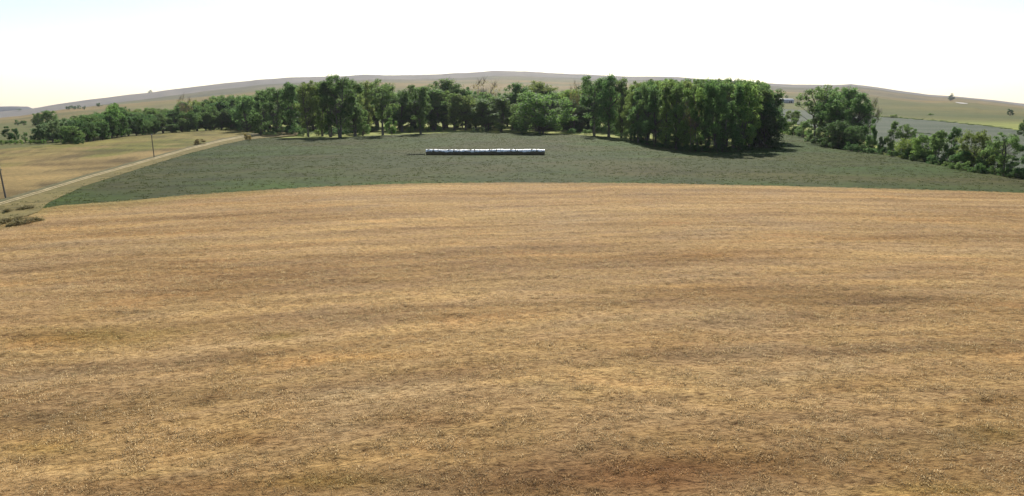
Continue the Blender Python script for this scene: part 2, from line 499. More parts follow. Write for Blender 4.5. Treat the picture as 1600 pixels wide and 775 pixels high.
    for a_, b_, lb in ((-0.05, 0.36, "upper rut of the pale dirt track climbing to the trees"), (0.60, 1.0, "lower rut of the pale dirt track climbing to the trees")):
        patch("dirt_track", np.c_[ROAD[:, 0], ROAD[:, 1] + wid * a_], np.c_[ROAD[:, 0], ROAD[:, 1] + wid * b_], M_DIRT, -500, 470, 4, 6, 0.13, lb, None, 0.6)
    dcol = [(0.3, (0.085, 0.075, 0.035)), (0.5, (0.13, 0.115, 0.055)), (0.7, (0.10, 0.10, 0.045))]
    w2 = np.interp(ROAD[:, 0], [-500, 0, 200, 380, 470], [5.5, 4.2, 2.6, 1.2, 0.7])
    patch("weedy_ditch", np.c_[ROAD[:, 0], ROAD[:, 1] - w2 - 0.6], np.c_[ROAD[:, 0], ROAD[:, 1] - 0.5], m_field("ditch_weeds", dcol, 0.6, (0.2, 0.8, 1), False), -500, 400, 3, 7, 0.11,
          "dark weedy line along the upper side of the dirt track", None, 1.6)
    rt = np.c_[ROAD[:, 0], ROAD[:, 1] + wid * 0.42]
    # field across the creek, right
    ftop = [(1190, 168), (1250, 172), (1300, 177), (1364, 181.5), (1415, 185), (1472, 189.5), (1552, 198), (1600, 205), (1700, 216), (2100, 255)]
    fbot = [(1190, 178), (1250, 196), (1300, 203), (1400, 236), (1500, 258), (1600, 274), (1700, 284), (2100, 312)]
    fcol = [(0.30, (0.059, 0.073, 0.042)), (0.45, (0.077, 0.089, 0.058)), (0.60, (0.090, 0.098, 0.065)), (0.75, (0.075, 0.092, 0.049))]
    patch("far_field", ftop, fbot, m_field("blue_green_crop", fcol, 0.5, (0.01, 0.05, 1), False), 1190, 2100, 8, 40, 0.12,
          "grey green field beyond the creek trees at right", None, 0.3)
    return gf

def build_stubble():
    az = np.linspace(-0.78, 0.78, 760)
    us = 800 + F / math.cos(TH) * np.tan(az) # rough px of the column near mid image
    # range of the far edge for every column
    e_u = np.arange(-500, 2101, 5.0)
    e_v = np.interp(e_u, EDGE[:, 0], EDGE[:, 1]) + (fbm(e_u / 13, e_u * 0, 41, 4) - 0.5) * 1.2
    e = ground(e_u, e_v)
    e_az = np.arctan2(e[:, 0], e[:, 1]); e_r = np.hypot(e[:, 0], e[:, 1])
    far = np.interp(az, e_az, e_r)
    k = np.linspace(0, 1, 470)
    R = 9.0 * (far[None] / 9.0) ** k[:, None]
    x = np.sin(az)[None] * R; y = np.cos(az)[None] * R
    rc = row_coords(x, y)
    rowbump = (vnoise(rc[..., 0] * 0.25, rc[..., 1] * 1.3, 13) - 0.5) * 0.07
    z = height(x, y) + 0.04 + rowbump * sstep(0, 5, far[None] - R) + (fbm(x * 1.6, y * 1.6, 9, 3) - 0.5) * 0.13 * sstep(0, 3, far[None] - R) \
        + (fbm(x * 0.2, y * 0.2, 19, 2) - 0.5) * 0.16 * sstep(0, 8, far[None] - R) * sstep(9, 20, R)
    v = np.stack([x, y, z], -1).reshape(-1, 3)
    me = mesh_np("mown_field", v, grid_faces(*R.shape), [m_stubble()], True)
    attr(me, "rows", rc.reshape(-1, 3), 'FLOAT_VECTOR')
    X, Y, Z = v.T
    U, V = pix(X, Y, Z)
    tone = np.ones((len(X), 3))
    def blob(u, vv, su, sv_, col, s=1.0, rot=0.0, n=0.5):
        nonlocal tone
        du = (U - u) / su; dv = (V - vv + rot * (U - u)) / sv_
        w = np.exp(-(du ** 2 + dv ** 2)) * (1 - n + 2 * n * fbm(X / 2.2, Y / 1.1, int(u) % 97, 4)) * s
        w = np.clip(w, 0, 1)[:, None]
        tone = tone * (1 - w) + np.array(col) * tone * w
    brown = (0.74, 0.66, 0.56); dark = (0.62, 0.58, 0.54); ol = (0.80, 0.80, 0.58); grey = (0.70, 0.74, 0.82); red = (0.76, 0.64, 0.56); light = (1.16, 1.18, 1.15)
    for a in [(1120, 398, 190, 10, brown, 1, .02), (1330, 465, 170, 12, dark, .9, .0), (1080, 452, 120, 8, brown, .6, .03), (1380, 372, 90, 5, brown, .9, .0), (1020, 370, 70, 4, dark, .6, 0),
              (860, 382, 130, 7, brown, .5, 0), (640, 355, 150, 6, brown, .45, .04), (760, 306, 160, 4, brown, .5, .02), (960, 350, 60, 3, dark, .7, .02), (230, 402, 110, 5, dark, .5, .08), (60, 420, 90, 5, dark, .6, .08),
              (170, 524, 130, 16, ol, 1, .03), (60, 530, 90, 12, brown, .7, 0), (380, 555, 70, 9, dark, .8, .06), (330, 618, 40, 8, dark, .9, .1), (440, 525, 40, 7, ol, .8, .1), (130, 570, 110, 5, dark, .7, .02),
              (210, 490, 50, 8, grey, .5, 0), (80, 655, 70, 16, grey, .5, 0), (390, 685, 60, 12, brown, .9, 0), (70, 700, 60, 14, ol, .7, 0), (860, 606, 50, 10, grey, .9, 0), (745, 620, 40, 7, dark, .6, 0),
              (650, 655, 130, 14, brown, .6, 0), (690, 658, 25, 5, dark, .9, 0), (760, 700, 60, 8, dark, .6, 0), (950, 740, 250, 26, red, .95, .05), (860, 765, 120, 16, dark, .8, 0), (1040, 755, 110, 26, red, .8, 0),
              (520, 752, 120, 14, ol, .8, 0), (300, 762, 200, 14, brown, .7, 0), (1400, 545, 150, 14, grey, .45, .03), (1180, 590, 160, 18, grey, .4, 0), (1450, 690, 170, 26, grey, .6, .1), (1560, 625, 70, 12, dark, .8, .2),
              (1350, 600, 120, 12, brown, .6, .1), (1560, 680, 60, 18, ol, .8, 0), (1240, 735, 160, 30, brown, .4, 0), (1450, 765, 90, 12, ol, .9, 0), (1040, 545, 90, 14, brown, .5, 0), (700, 580, 120, 14, brown, .5, .1),
              (360, 345, 240, 5, light, .9, .06), (520, 362, 260, 5, light, .7, .09), (150, 450, 200, 6, light, .8, .08), (700, 640, 300, 7, light, .7, .12), (1250, 470, 400, 5, light, .5, .12),
              (1000, 500, 400, 7, light, .5, .1), (200, 740, 200, 8, light, .5, .0), (1400, 560, 200, 5, light, .8, .16), (800, 292, 500, 4, light, .6, 0), (560, 560, 120, 6, (1.18, 1.1, 0.95), .8, .05),
              (30, 335, 50, 8, grey, .5, .1), (1250, 630, 200, 6, light, .5, .15), (1500, 440, 200, 8, light, .4, .1)]:
        blob(*a)
    dist = (far[None] - R).ravel()
    fr = sstep(5 + 6 * sstep(550, 150, U), 0, dist + 5 * (fbm(X / 3.5, Y / 1.5, 131, 4) - 0.5)) * (0.45 + 0.4 * sstep(700, 200, U))
    tone = tone * (1 - fr[:, None]) + np.array([0.66, 0.80, 0.60]) * fr[:, None]
    attr(me, "tone", np.c_[tone, np.ones(len(X))], 'FLOAT_COLOR')
    rr = np.hypot(X, Y); aa = np.abs(np.arctan2(X, Y))
    cl = fbm(X * 0.9, Y * 1.5, 71, 3)
    dens = sstep(0.30, 0.62, cl) * np.interp(rr, [9, 16, 30, 60, 100], [0.0, 1.0, 0.8, 0.35, 0.16]) * (aa < 0.72)
    attr(me, "dens", dens)
    o = link("mown_field", me)
    tag(o, "golden brown mown hay field filling the foreground", kind='structure')
    return o

# ------------------------------------------------------------------ scattered stalks
def tuft_mesh(name, mat, n, hgt, spread, width, lean, seed, lying=0.0):
    r = np.random.default_rng(seed)
    V = []; Fc = []
    for i in range(n):
        a = r.uniform(0, 2 * math.pi); d = spread * math.sqrt(r.uniform())
        bx, by = math.cos(a) * d, math.sin(a) * d
        la = r.uniform(0, 2 * math.pi); h = hgt * r.uniform(0.5, 1.15); L = lean * r.uniform(0.3, 1.3)
        if r.uniform() < lying: h *= 0.25; L = hgt * r.uniform(0.8, 1.6)
        tx, ty = bx + math.cos(la) * L, by + math.sin(la) * L
        wa = r.uniform(0, math.pi); wx, wy = math.cos(wa) * width / 2, math.sin(wa) * width / 2
        b = len(V)
        mx_, my_ = (bx * .45 + tx * .55), (by * .45 + ty * .55)
        V += [(bx - wx, by - wy, -0.02), (bx + wx, by + wy, -0.02), (mx_ + wx * .8, my_ + wy * .8, h * .65), (mx_ - wx * .8, my_ - wy * .8, h * .65)]
        Fc.append((b, b + 1, b + 2, b + 3))
        V += [(mx_ + wx * .8, my_ + wy * .8, h * .65), (mx_ - wx * .8, my_ - wy * .8, h * .65), (tx - wx * .2, ty - wy * .2, h), (tx + wx * .2, ty + wy * .2, h)]
        Fc.append((b + 5, b + 4, b + 7, b + 6))
    return mesh_np(name, V, Fc, [mat])

def scatter(target, name, label, tufts, density, mat_attr="tone", smin=0.6, smax=1.3, seed=0):
    """One 'stuff' object whose geometry nodes scatter small tufts over the target's surface."""
    ng = bpy.data.node_groups.new(name, 'GeometryNodeTree')
    ng.interface.new_socket("Geometry", in_out='INPUT', socket_type='NodeSocketGeometry')
    ng.interface.new_socket("Geometry", in_out='OUTPUT', socket_type='NodeSocketGeometry')
    N = ng.nodes; L = ng.links
    go = N.new("NodeGroupOutput")
    src = N.new("GeometryNodeObjectInfo"); src.inputs[0].default_value = target; src.transform_space = 'RELATIVE'
    dp = N.new("GeometryNodeDistributePointsOnFaces"); dp.distribute_method = 'RANDOM'
    da = N.new("GeometryNodeInputNamedAttribute"); da.data_type = 'FLOAT'; da.inputs[0].default_value = "dens"
    mu = N.new("ShaderNodeMath"); mu.operation = 'MULTIPLY'; mu.inputs[1].default_value = density
    L.new(da.outputs[0], mu.inputs[0]); L.new(mu.outputs[0], dp.inputs['Density'])
    dp.inputs['Seed'].default_value = seed
    L.new(src.outputs['Geometry'], dp.inputs['Mesh'])
    ip = N.new("GeometryNodeInstanceOnPoints")
    L.new(dp.outputs[0], ip.inputs['Points'])
    gi = N.new("GeometryNodeGeometryToInstance")
    for me in reversed(tufts):
        po = bpy.data.objects.new("tuft_source", me)
        oi = N.new("GeometryNodeObjectInfo"); oi.inputs[0].default_value = po
        L.new(oi.outputs['Geometry'], gi.inputs[0])
    L.new(gi.outputs[0], ip.inputs['Instance'])
    ip.inputs['Pick Instance'].default_value = True
    rv = N.new("FunctionNodeRandomValue"); rv.data_type = 'FLOAT_VECTOR'
    rv.inputs[0].default_value = (0, 0, 0); rv.inputs[1].default_value = (0, 0, 6.283)
    L.new(rv.outputs[0], ip.inputs['Rotation'])
    rs = N.new("FunctionNodeRandomValue"); rs.data_type = 'FLOAT'
    rs.inputs[2].default_value = smin; rs.inputs[3].default_value = smax; rs.inputs['Seed'].default_value = 7
    L.new(rs.outputs[1], ip.inputs['Scale'])
    L.new(ip.outputs[0], go.inputs[0])
    o = link(name, bpy.data.meshes.new(name))
    md = o.modifiers.new("scatter", 'NODES'); md.node_group = ng
    tag(o, label, kind='stuff')
    return o

# ------------------------------------------------------------------ trees
M_LEAF = blade_mat("leaves", [(0.076, 0.134, 0.039), (0.102, 0.171, 0.047), (0.137, 0.201, 0.060), (0.088, 0.151, 0.049)], 0.58, use_obj=True, tval=1.38)
M_BARK = m_simple("bark", (0.05, 0.042, 0.034), (0.17, 0.15, 0.125), 1.6, 0.9, 0.1, 0.08, (1, 1, 0.25))
M_TWIG = m_simple("dead_twigs", (0.14, 0.105, 0.08), (0.28, 0.23, 0.18), 2.0, 0.9, 0.1, 0.03)

def tube(V, Fc, a, b, ra, rb, n=6):
    a = np.array(a, float); b = np.array(b, float)
    d = b - a; L = np.linalg.norm(d)
    if L < 1e-6: return
    d /= L
    s = np.cross(d, [0.3, 0.9, 0.1]); s /= np.linalg.norm(s); t = np.cross(d, s)
    base = len(V)
    for c, r in ((a, ra), (b, rb)):
        for i in range(n):
            an = 2 * math.pi * i / n
            V.append(c + (s * math.cos(an) + t * math.sin(an)) * r)
    for i in range(n):
        j = (i + 1) % n
        Fc.append((base + i, base + j, base + n + j, base + n + i))

def make_tree(seed, Ht, W, hb, prof, nclump, nleaf, leaf, rc, stems=1, trunk_r=0.35, fork=0.3, dead=0.0, flat=0.8, bare=0.0):
    """A tree or shrub of height Ht and crown width W. prof: crown half-width (0..1) at heights 0..1 of the crown."""
    r = np.random.default_rng(seed)
    prof = np.array(prof, float)
    hb_m = hb * Ht
    # clump centres, pushed outwards, kept apart so that gaps open between them
    cs = []
    tries = 0
    # the crown is made of a handful of big limbs' worth of foliage, each an uneven lobe
    lobes = []
    nl = max(5, int(round(nclump / 11)))
    for i in range(nl):
        h = (i + r.uniform(0.1, 0.9)) / nl
        a = i * 2.4 + r.uniform(-0.5, 0.5)
        w = np.interp(h, np.linspace(0, 1, len(prof)), prof) * W / 2
        lr = min(W * r.uniform(0.17, 0.30), w * 0.8 + rc)
        d = max(0.0, w - lr * 0.7) * r.uniform(0.75, 1.1)
        lz = lr * r.uniform(0.9, 1.7) * (1.5 if W < Ht * 0.45 else 1.0)
        z = hb_m + h * (Ht - hb_m)
        z = min(z, Ht - lz * r.uniform(0.7, 1.0)); z = max(z, hb_m + lz * 0.6)
        lobes.append((np.array([math.cos(a) * d, math.sin(a) * d, z]), lr, lz))
    while len(cs) < nclump and tries < nclump * 40:
        tries += 1
        c0, lr, lz = lobes[r.integers(nl)]
        q_ = r.normal(size=3); q_ /= np.linalg.norm(q_); q_ *= r.uniform(0.2, 1) ** 0.5
        c = c0 + q_ * np.array([lr - rc * .4, lr - rc * .4, lz - rc * .4])
        if c[2] < hb_m * 0.6: continue
        if all(np.linalg.norm((c - q) / np.array([1, 1, 0.85])) > rc * 0.70 for q in cs[-260:]): cs.append(c)
    cs = np.array(cs)
    # trunk and limbs
    V = []; Fc = []
    paths = []
    for sidx in range(stems):
        a = r.uniform(0, 2 * math.pi)
        sp = (0.02 if stems == 1 else 0.16) * W
        x0 = np.array([math.cos(a) * 0.25 * (stems > 1), math.sin(a) * 0.25 * (stems > 1), -0.6])
        pts = [x0]
        n = 7
        wob = r.normal(0, 1, (n + 1, 2)) * 0.018 * Ht
        for i in range(1, n + 1):
            f = i / n
            pts.append(np.array([x0[0] + math.cos(a) * sp * f + wob[i, 0] * f, x0[1] + math.sin(a) * sp * f + wob[i, 1] * f, f * Ht * 0.90]))
        tr = trunk_r / math.sqrt(stems) * (1 if sidx == 0 else 0.85)
        rad = [tr * 1.35] + [tr * (1 - 0.88 * i / n) for i in range(1, n + 1)]
        for i in range(n): tube(V, Fc, pts[i], pts[i + 1], rad[i], rad[i + 1], 7)
        paths.append((np.array(pts), np.array(rad)))
    for c in cs:
        pts, rad = paths[r.integers(len(paths))]
        hz = max(hb_m * 0.75, c[2] - (0.45 + 0.5 * r.uniform()) * np.hypot(c[0], c[1]) - 0.05 * Ht)
        hz = min(hz, pts[-1][2])
        q = np.array([np.interp(hz, pts[:, 2], pts[:, k]) for k in range(3)])
        rr = np.interp(hz, pts[:, 2], rad)
        mid = (q + c) / 2 + np.array([0, 0, -0.06 * np.linalg.norm(c - q)]) + r.normal(0, 0.03, 3) * np.linalg.norm(c - q)
        r1 = min(rr * 0.55, 0.02 + 0.012 * np.linalg.norm(c - q) + 0.03)
        tube(V, Fc, q, mid, r1, r1 * 0.7, 4); tube(V, Fc, mid, c, r1 * 0.7, 0.02, 4)
    if dead > 0:                              # bare twigs that stick out of the crown
        for c in cs[r.uniform(size=len(cs)) < dead]:
            for k in range(9):
                e = c + np.array([r.normal(0, 0.7), r.normal(0, 0.7), r.uniform(0.4, 2.4)]) * rc
                tube(V, Fc, c, e, 0.05, 0.018, 3)
    trunk = mesh_np("trunk", V, Fc, [M_BARK if dead < 0.5 else M_TWIG], True)
    # leaves
    if bare: cs = cs[r.uniform(size=len(cs)) > bare]
    nleaf = int(nleaf * (1.0 if dead >= 0.5 else 1.1)); leaf *= 1.08
    m = len(cs) * nleaf
    cc = np.repeat(cs, nleaf, 0)
    d = r.normal(size=(m, 3)); d /= np.linalg.norm(d, axis=1)[:, None]
    size = np.repeat(r.uniform(0.65, 1.25, len(cs)), nleaf) * rc
    rad = size * r.uniform(0, 1, m) ** 0.45
    ctr = cc + d * rad[:, None] * np.array([1, 1, flat])
    # a few sprays hang out beyond the clump
    nrm = d + r.normal(0, 0.75, (m, 3)) + np.array([0, 0, 0.35]); nrm /= np.linalg.norm(nrm, axis=1)[:, None]
    s = np.cross(nrm, r.normal(size=(m, 3))); s /= np.linalg.norm(s, axis=1)[:, None]
    t = np.cross(nrm, s)
    ls = (leaf * r.uniform(0.6, 1.35, m))[:, None]
    v = np.stack([ctr - s * ls * .5, ctr - t * ls * .32 + nrm * ls * 0.06, ctr + s * ls * .5, ctr + t * ls * .32 + nrm * ls * 0.06], 1).reshape(-1, 3)
    v[:, 2] = np.maximum(v[:, 2], 0.02)
    f = np.arange(m * 4).reshape(m, 4)
    crown = mesh_np("crown", v, f, [M_LEAF])
    ext = np.percentile(np.hypot(v[:, 0], v[:, 1]), 93) * 2
    return trunk, crown, float(np.percentile(v[:, 2], 99.7)), float(ext)

PROTO = {}
def build_protos():
    cw = [0.25, 0.55, 0.8, 0.95, 1.0, 0.9, 0.62, 0.3]
    PROTO['cottonwood'] = [make_tree(100 + i, 24, 15, 0.20, cw, 95, 95, 0.50, 1.55, stems=1 + (i % 2), trunk_r=0.55, dead=0.03) for i in range(4)]
    tl = [0.45, 0.75, 0.9, 1.0, 0.95, 0.85, 0.7, 0.45]
    PROTO['tall'] = [make_tree(200 + i, 24, 8.5, 0.13, tl, 80, 85, 0.46, 1.3, stems=2, trunk_r=0.40, dead=0.05) for i in range(4)]
    rd = [0.55, 0.9, 1.0, 1.0, 0.92, 0.78, 0.5]
    PROTO['round'] = [make_tree(300 + i, 15, 15, 0.07, rd, 105, 90, 0.46, 1.4, stems=3, trunk_r=0.42) for i in range(4)]
    PROTO['small'] = [make_tree(400 + i, 8, 7, 0.05, [0.6, 0.95, 1.0, 0.95, 0.8, 0.5], 42, 85, 0.34, 0.85, stems=3, trunk_r=0.2) for i in range(4)]
    PROTO['shrub'] = [make_tree(500 + i, 2.6, 4.2, 0.0, [0.9, 1.0, 0.9, 0.6], 24, 75, 0.22, 0.55, stems=4, trunk_r=0.09) for i in range(3)]
    PROTO['sapling'] = [make_tree(600 + i, 9, 3.4, 0.25, [0.4, 0.8, 1.0, 0.8, 0.5], 24, 60, 0.30, 0.62, stems=1, trunk_r=0.12) for i in range(2)]
    PROTO['sparse'] = [make_tree(700 + i, 18, 11, 0.3, [0.3, 0.7, 1, 1, 0.85, 0.6], 60, 26, 0.34, 1.2, stems=3, trunk_r=0.45, dead=0.7) for i in range(2)]
    PROTO['open'] = [make_tree(800 + i, 22, 15, 0.32, [0.35, 0.8, 1, 1, 0.85, 0.55], 62, 100, 0.46, 1.45, stems=2, trunk_r=0.6, dead=0.1) for i in range(2)]

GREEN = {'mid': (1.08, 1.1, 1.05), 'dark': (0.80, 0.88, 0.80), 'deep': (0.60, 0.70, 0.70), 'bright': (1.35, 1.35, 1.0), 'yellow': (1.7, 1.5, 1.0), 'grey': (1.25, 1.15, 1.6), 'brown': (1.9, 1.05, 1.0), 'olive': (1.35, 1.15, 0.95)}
NTREE = [0]
def tree(kind, u, vb, vt, wpx, tint, label, cat='tree', group=None, name=None, p=None, rz=None, idx=None):
    if p is None: p = P(u, vb)
    ztop = z_for(p, vt)
    h = max(ztop - p[2], 0.5)
    w = wpx * mpp(p) * (1.12 if wpx > 12 else 1.0)
    k = idx if idx is not None else NTREE[0]
    NTREE[0] += 1
    trunk, crown, H0, W0 = PROTO[kind][k % len(PROTO[kind])]
    nm = name or {'cottonwood': 'cottonwood_tree', 'tall': 'poplar_tree', 'round': 'broad_tree', 'small': 'small_tree', 'shrub': 'shrub', 'sapling': 'sapling',
                  'sparse': 'bare_topped_tree', 'open': 'open_crowned_tree'}[kind]
    e = empty(nm, tuple(p - np.array([0, 0, 0.1])), rz if rz is not None else random.uniform(0, 6.28))
    e.scale = (w / W0, w / W0, h / H0)
    t = link("stems" if kind == 'shrub' else "trunk", trunk, e); c = link("crown", crown, e)
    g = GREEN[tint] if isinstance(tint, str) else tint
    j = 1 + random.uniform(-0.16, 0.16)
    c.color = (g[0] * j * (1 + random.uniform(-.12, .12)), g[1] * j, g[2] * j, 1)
    tag(e, label, cat, group)
    return e

# skyline of the tree belt in the photograph
TOPL = np.array([(58, 192), (70, 190), (110, 182), (130, 178), (150, 175), (165, 172), (183, 162), (200, 167), (225, 168), (245, 166), (270, 170), (290, 155), (314, 157), (343, 146), (365, 147), (388, 150), (400, 146), (412, 140),
    (430, 136), (457, 129), (470, 131), (485, 127), (500, 129), (513, 124), (533, 119), (562, 126), (574, 131), (585, 128), (603, 125), (614, 131), (625, 140), (640, 142), (652, 133), (674, 125), (705, 125),
    (716, 134), (735, 137), (760, 142), (788, 137), (805, 131), (827, 128), (849, 129), (862, 138), (890, 142), (902, 141), (906, 124), (925, 119), (950, 118), (972, 122), (981, 131), (1000, 125), (1020, 123),
    (1060, 124), (1104, 123), (1129, 122), (1153, 124), (1185, 128), (1202, 139), (1214, 148)], float)
def topl(u): return float(np.interp(u, TOPL[:, 0], TOPL[:, 1]))

def nth(i):
    n = i + 1
    return ["first", "second", "third"][i] if n <= 3 else f"{n}th"

def build_trees():
    # ---- the long dark wood, upper left
    fr = [(112, 224), (140, 220.5), (200, 212), (281, 206), (357, 201), (395, 203)]
    GL = 'trees of the long dark wood'
    lab = "leafy tree packed in the long dark wood above the pasture"
    fu = np.array(fr)
    for k, (dv, drop) in enumerate([(0, 16), (-4.5, 9), (-9, 4.5), (-13.5, 0.5)]):
        u = 112 + 4 * k; cnt = -1
        while u < 398:
            vb = float(np.interp(u, fu[:, 0], fu[:, 1])) + dv + random.uniform(-1, 1) * (k > 0)
            if dv: vb = max(vb, topl(u) + 12)
            vt = topl(u) + drop * random.uniform(0.6, 1.5) * (0.6 + 0.4 * (u > 200)) + random.uniform(0, 3)
            hpx = vb - vt
            if hpx > 8:
                w = random.uniform(17, 25)
                tint = random.choice(['dark', 'deep', 'dark', 'deep', 'dark', 'mid'] if k < 2 else ['mid', 'mid', 'olive', 'dark', 'dark'])
                third = ('left third', 'middle', 'right third')[min(2, int((u - 112) / 96))]
                rown = 'front row' if k == 0 else ('inner rows' if k < 3 else 'back row')
                cnt += 1
                tree('round' if random.random() < 0.7 else 'tall', u, vb, vt, w * 1.05, tint,
                     f"{nth(cnt)} leafy tree from the left in the {rown} of the long dark wood" if k in (0, 3) else f"leafy tree in the {rown} of the long dark wood, {third} of its length", group=f"trees in the {rown} of the long dark wood, {third}")
            u += random.uniform(10.5, 15.5)
    tree('round', 183, 214, 161, 24, 'bright', "lighter green crown rising highest over the long dark wood's left part")
    tree('sparse', 292, 204, 150, 20, 'brown', "brownish thin crown sticking up behind the middle of the long dark wood")
    # left tip of the wood
    tree('round', 62, 197, 176, 15, 'dark', "dark rounded tree at the far left tip of the wood, lower of two")
    tree('round', 80, 200, 172.5, 22, 'dark', "taller dark rounded tree at the far left tip of the wood")
    tree('round', 55, 196, 184, 10, 'deep', "small dark tree leading the tip of the wood at far left")
    for n_, u in enumerate((60, 67, 75, 82, 90, 97, 104, 111, 71, 86, 100, 64, 93, 108)):
        vb = (221 if n_ < 8 else 217) - (u - 60) * 0.02 + random.uniform(-1.5, 1)
        tree('small', u, vb, 196 - (u - 60) * 0.24 + random.uniform(-2, 4), random.uniform(13, 18), 'grey', "grey green slim tree at the left end of the long wood", group='grey green trees at the left end of the long wood')
    tree('small', 119, 222, 192, 14, 'olive', "pale olive tree at the corner where saplings meet the dark wood")
    tree('shrub', 122, 225, 214, 14, 'deep', "dark shrub under the pale olive tree at the wood corner", 'shrub')
    tree('small', 27.5, 195, 187, 7.5, 'dark', "left one of a pair of small round trees in the far meadow")
    tree('small', 37, 195, 188, 9, 'dark', "right one of a pair of small round trees in the far meadow")
    tree('small', 16, 218, 197, 16, 'deep', "dark ragged tree at the left edge of the picture beyond the pasture")
    tree('small', 26, 220, 200, 10, 'deep', "narrow dark tree just right of the ragged tree at the left edge")
    tree('small', 40, 221, 206, 8, 'mid', "small green tree by the green weeds beyond the pasture")
    for i, u in enumerate((4, 16, 24, 33, 47, 56, 68, 88, 104)):
        tree('shrub', u, 225 - u * 0.02, 218 - u * 0.01, random.uniform(9, 14), 'bright', "low bright green bush on the bank at the top of the pasture", 'bush', 'bright bushes at the top of the pasture', 'bush')
    # ---- middle of the belt
    S = [
     ('round', 388, 205, 149, 34, 'mid', "mid green round tree where the dirt track reaches the trees"),
     ('small', 406, 212, 177, 22, 'dark', "dark small tree with a bent trunk right beside the track's end"),
     ('tall', 414, 206, 141, 26, 'mid', "tree behind the bent small tree at the track's end"),
     ('cottonwood', 432, 208, 137, 34, 'mid', "green cottonwood behind the dark shrubs at the track's end"),
     ('tall', 456, 209, 128.5, 25, 'mid', "narrow cottonwood with a dark pointed top left of the big grove"),
     ('cottonwood', 483, 213, 127, 34, 'olive', "olive green cottonwood left of the tallest dark cottonwood"),
     ('tall', 504, 212, 128, 22, 'olive', "thin olive tree squeezed against the tallest dark cottonwood"),
     ('cottonwood', 531, 213.5, 118, 46, 'dark', "tallest dark cottonwood with a ragged top, left of centre"),
     ('tall', 517, 213, 123, 26, 'deep', "very dark cottonwood forming the left shoulder of the tallest one"),
     ('tall', 555, 212, 125, 28, 'mid', "green cottonwood forming the right shoulder of the tallest dark one"),
     ('small', 567, 211, 172, 20, 'mid', "small green tree between two cottonwoods left of the row of bales"),
     ('open', 598, 211.5, 124, 44, 'mid', "cottonwood with a tall pale forked trunk bare to half its height"),
     ('small', 612, 210, 184, 17, 'bright', "light green bush tree right of the pale forked trunk"),
     ('tall', 577, 207, 127, 18, 'olive', "thin pale tree behind and left of the forked trunk"),
     ('cottonwood', 628, 205, 140, 34, 'dark', "dark lower tree in the dip right of the forked cottonwood"),
     ('cottonwood', 658, 209, 133, 34, 'dark', "dark cottonwood with its trunk over the left end of the bale row"),
     ('cottonwood', 697, 199, 124, 60, 'mid', "wide cottonwood with thick low trunk behind the bale row"),
     ('round', 722, 199, 137, 34, 'dark', "dark round tree just right of the wide cottonwood"),
     ('sparse', 758, 196, 125, 42, 'brown', "half dead tree with bare brown top above the belt"),
     ('round', 765, 201, 146, 40, 'mid', "green round tree below the half dead brown top"),
     ('cottonwood', 806, 202, 130, 44, 'mid', "cottonwood left behind the wide bright tree over the bales' end"),
     ('cottonwood', 842, 198, 127, 54, 'olive', "olive cottonwood crown showing over the wide bright tree"),
     ('round', 846, 208, 143, 78, 'bright', "wide bright green tree with crown nearly to the ground, beyond the bales' right end"),
     ('round', 815, 207, 160, 30, 'mid', "lower green lobe tree at the left side of the wide bright tree"),
     ('round', 893, 202, 140, 36, 'yellow', "yellow green tree between the wide bright tree and the tall clump"),
     ('cottonwood', 880, 198, 141, 40, 'bright', "bright crown at the back right of the wide bright tree"),
     ('sparse', 897, 205, 130, 13, 'brown', "thin wispy bare topped tree left of the tall clump"),
     ('cottonwood', 929, 211, 119, 40, 'dark', "tall dark cottonwood, left of the two trunks in the tall clump"),
     ('cottonwood', 951, 213, 117.5, 40, 'dark', "tall dark cottonwood, right of the two trunks in the tall clump"),
     ('tall', 971, 214, 122, 22, 'mid', "slim cottonwood on the right flank of the tall clump"),
     ('round', 962, 205, 151, 28, 'yellow', "yellow green tree glowing behind the tall clump's right trunk"),
    ]
    for s in S: tree(*s)
    # fill behind the middle
    def zone(u):
        return ("by the track's end" if u < 500 else "behind the tallest dark and the forked cottonwoods" if u < 640 else "beyond the left half of the bale row" if u < 758
                else "beyond the right half of the bale row" if u < 862 else "behind the tall two trunked clump")
    for k, (lo, vbase) in enumerate([(9, 203), (3, 198)]):
        u = 400 + 7 * k; cnt = -1
        while u < 985:
            cnt += 1
            vt = max(topl(u - 8), topl(u), topl(u + 8)) + lo * (0.3 if k == 3 else 1) + random.uniform(0, 7)
            tree(random.choice(['cottonwood', 'round', 'tall']), u, vbase + random.uniform(-2, 2), vt, random.uniform(32, 46), random.choice(['mid', 'mid', 'bright', 'olive', 'dark']),
                 f"{nth(cnt)} shaded tree from the left in the middle belt's {('inner', 'back')[k]} row", group=f"{('middle', 'back')[k]} row trees of the belt {zone(u)}")
            u += random.uniform(15, 21)
    # ---- right grove, front edge coming towards the camera
    gb = np.array([(985, 219), (1000, 223), (1034, 230), (1077, 236), (1119, 237.5), (1150, 236), (1178, 233), (1195, 228)], float)
    GR = 'poplars of the dense right grove'
    lab = "tall slender poplar standing inside the dense right grove"
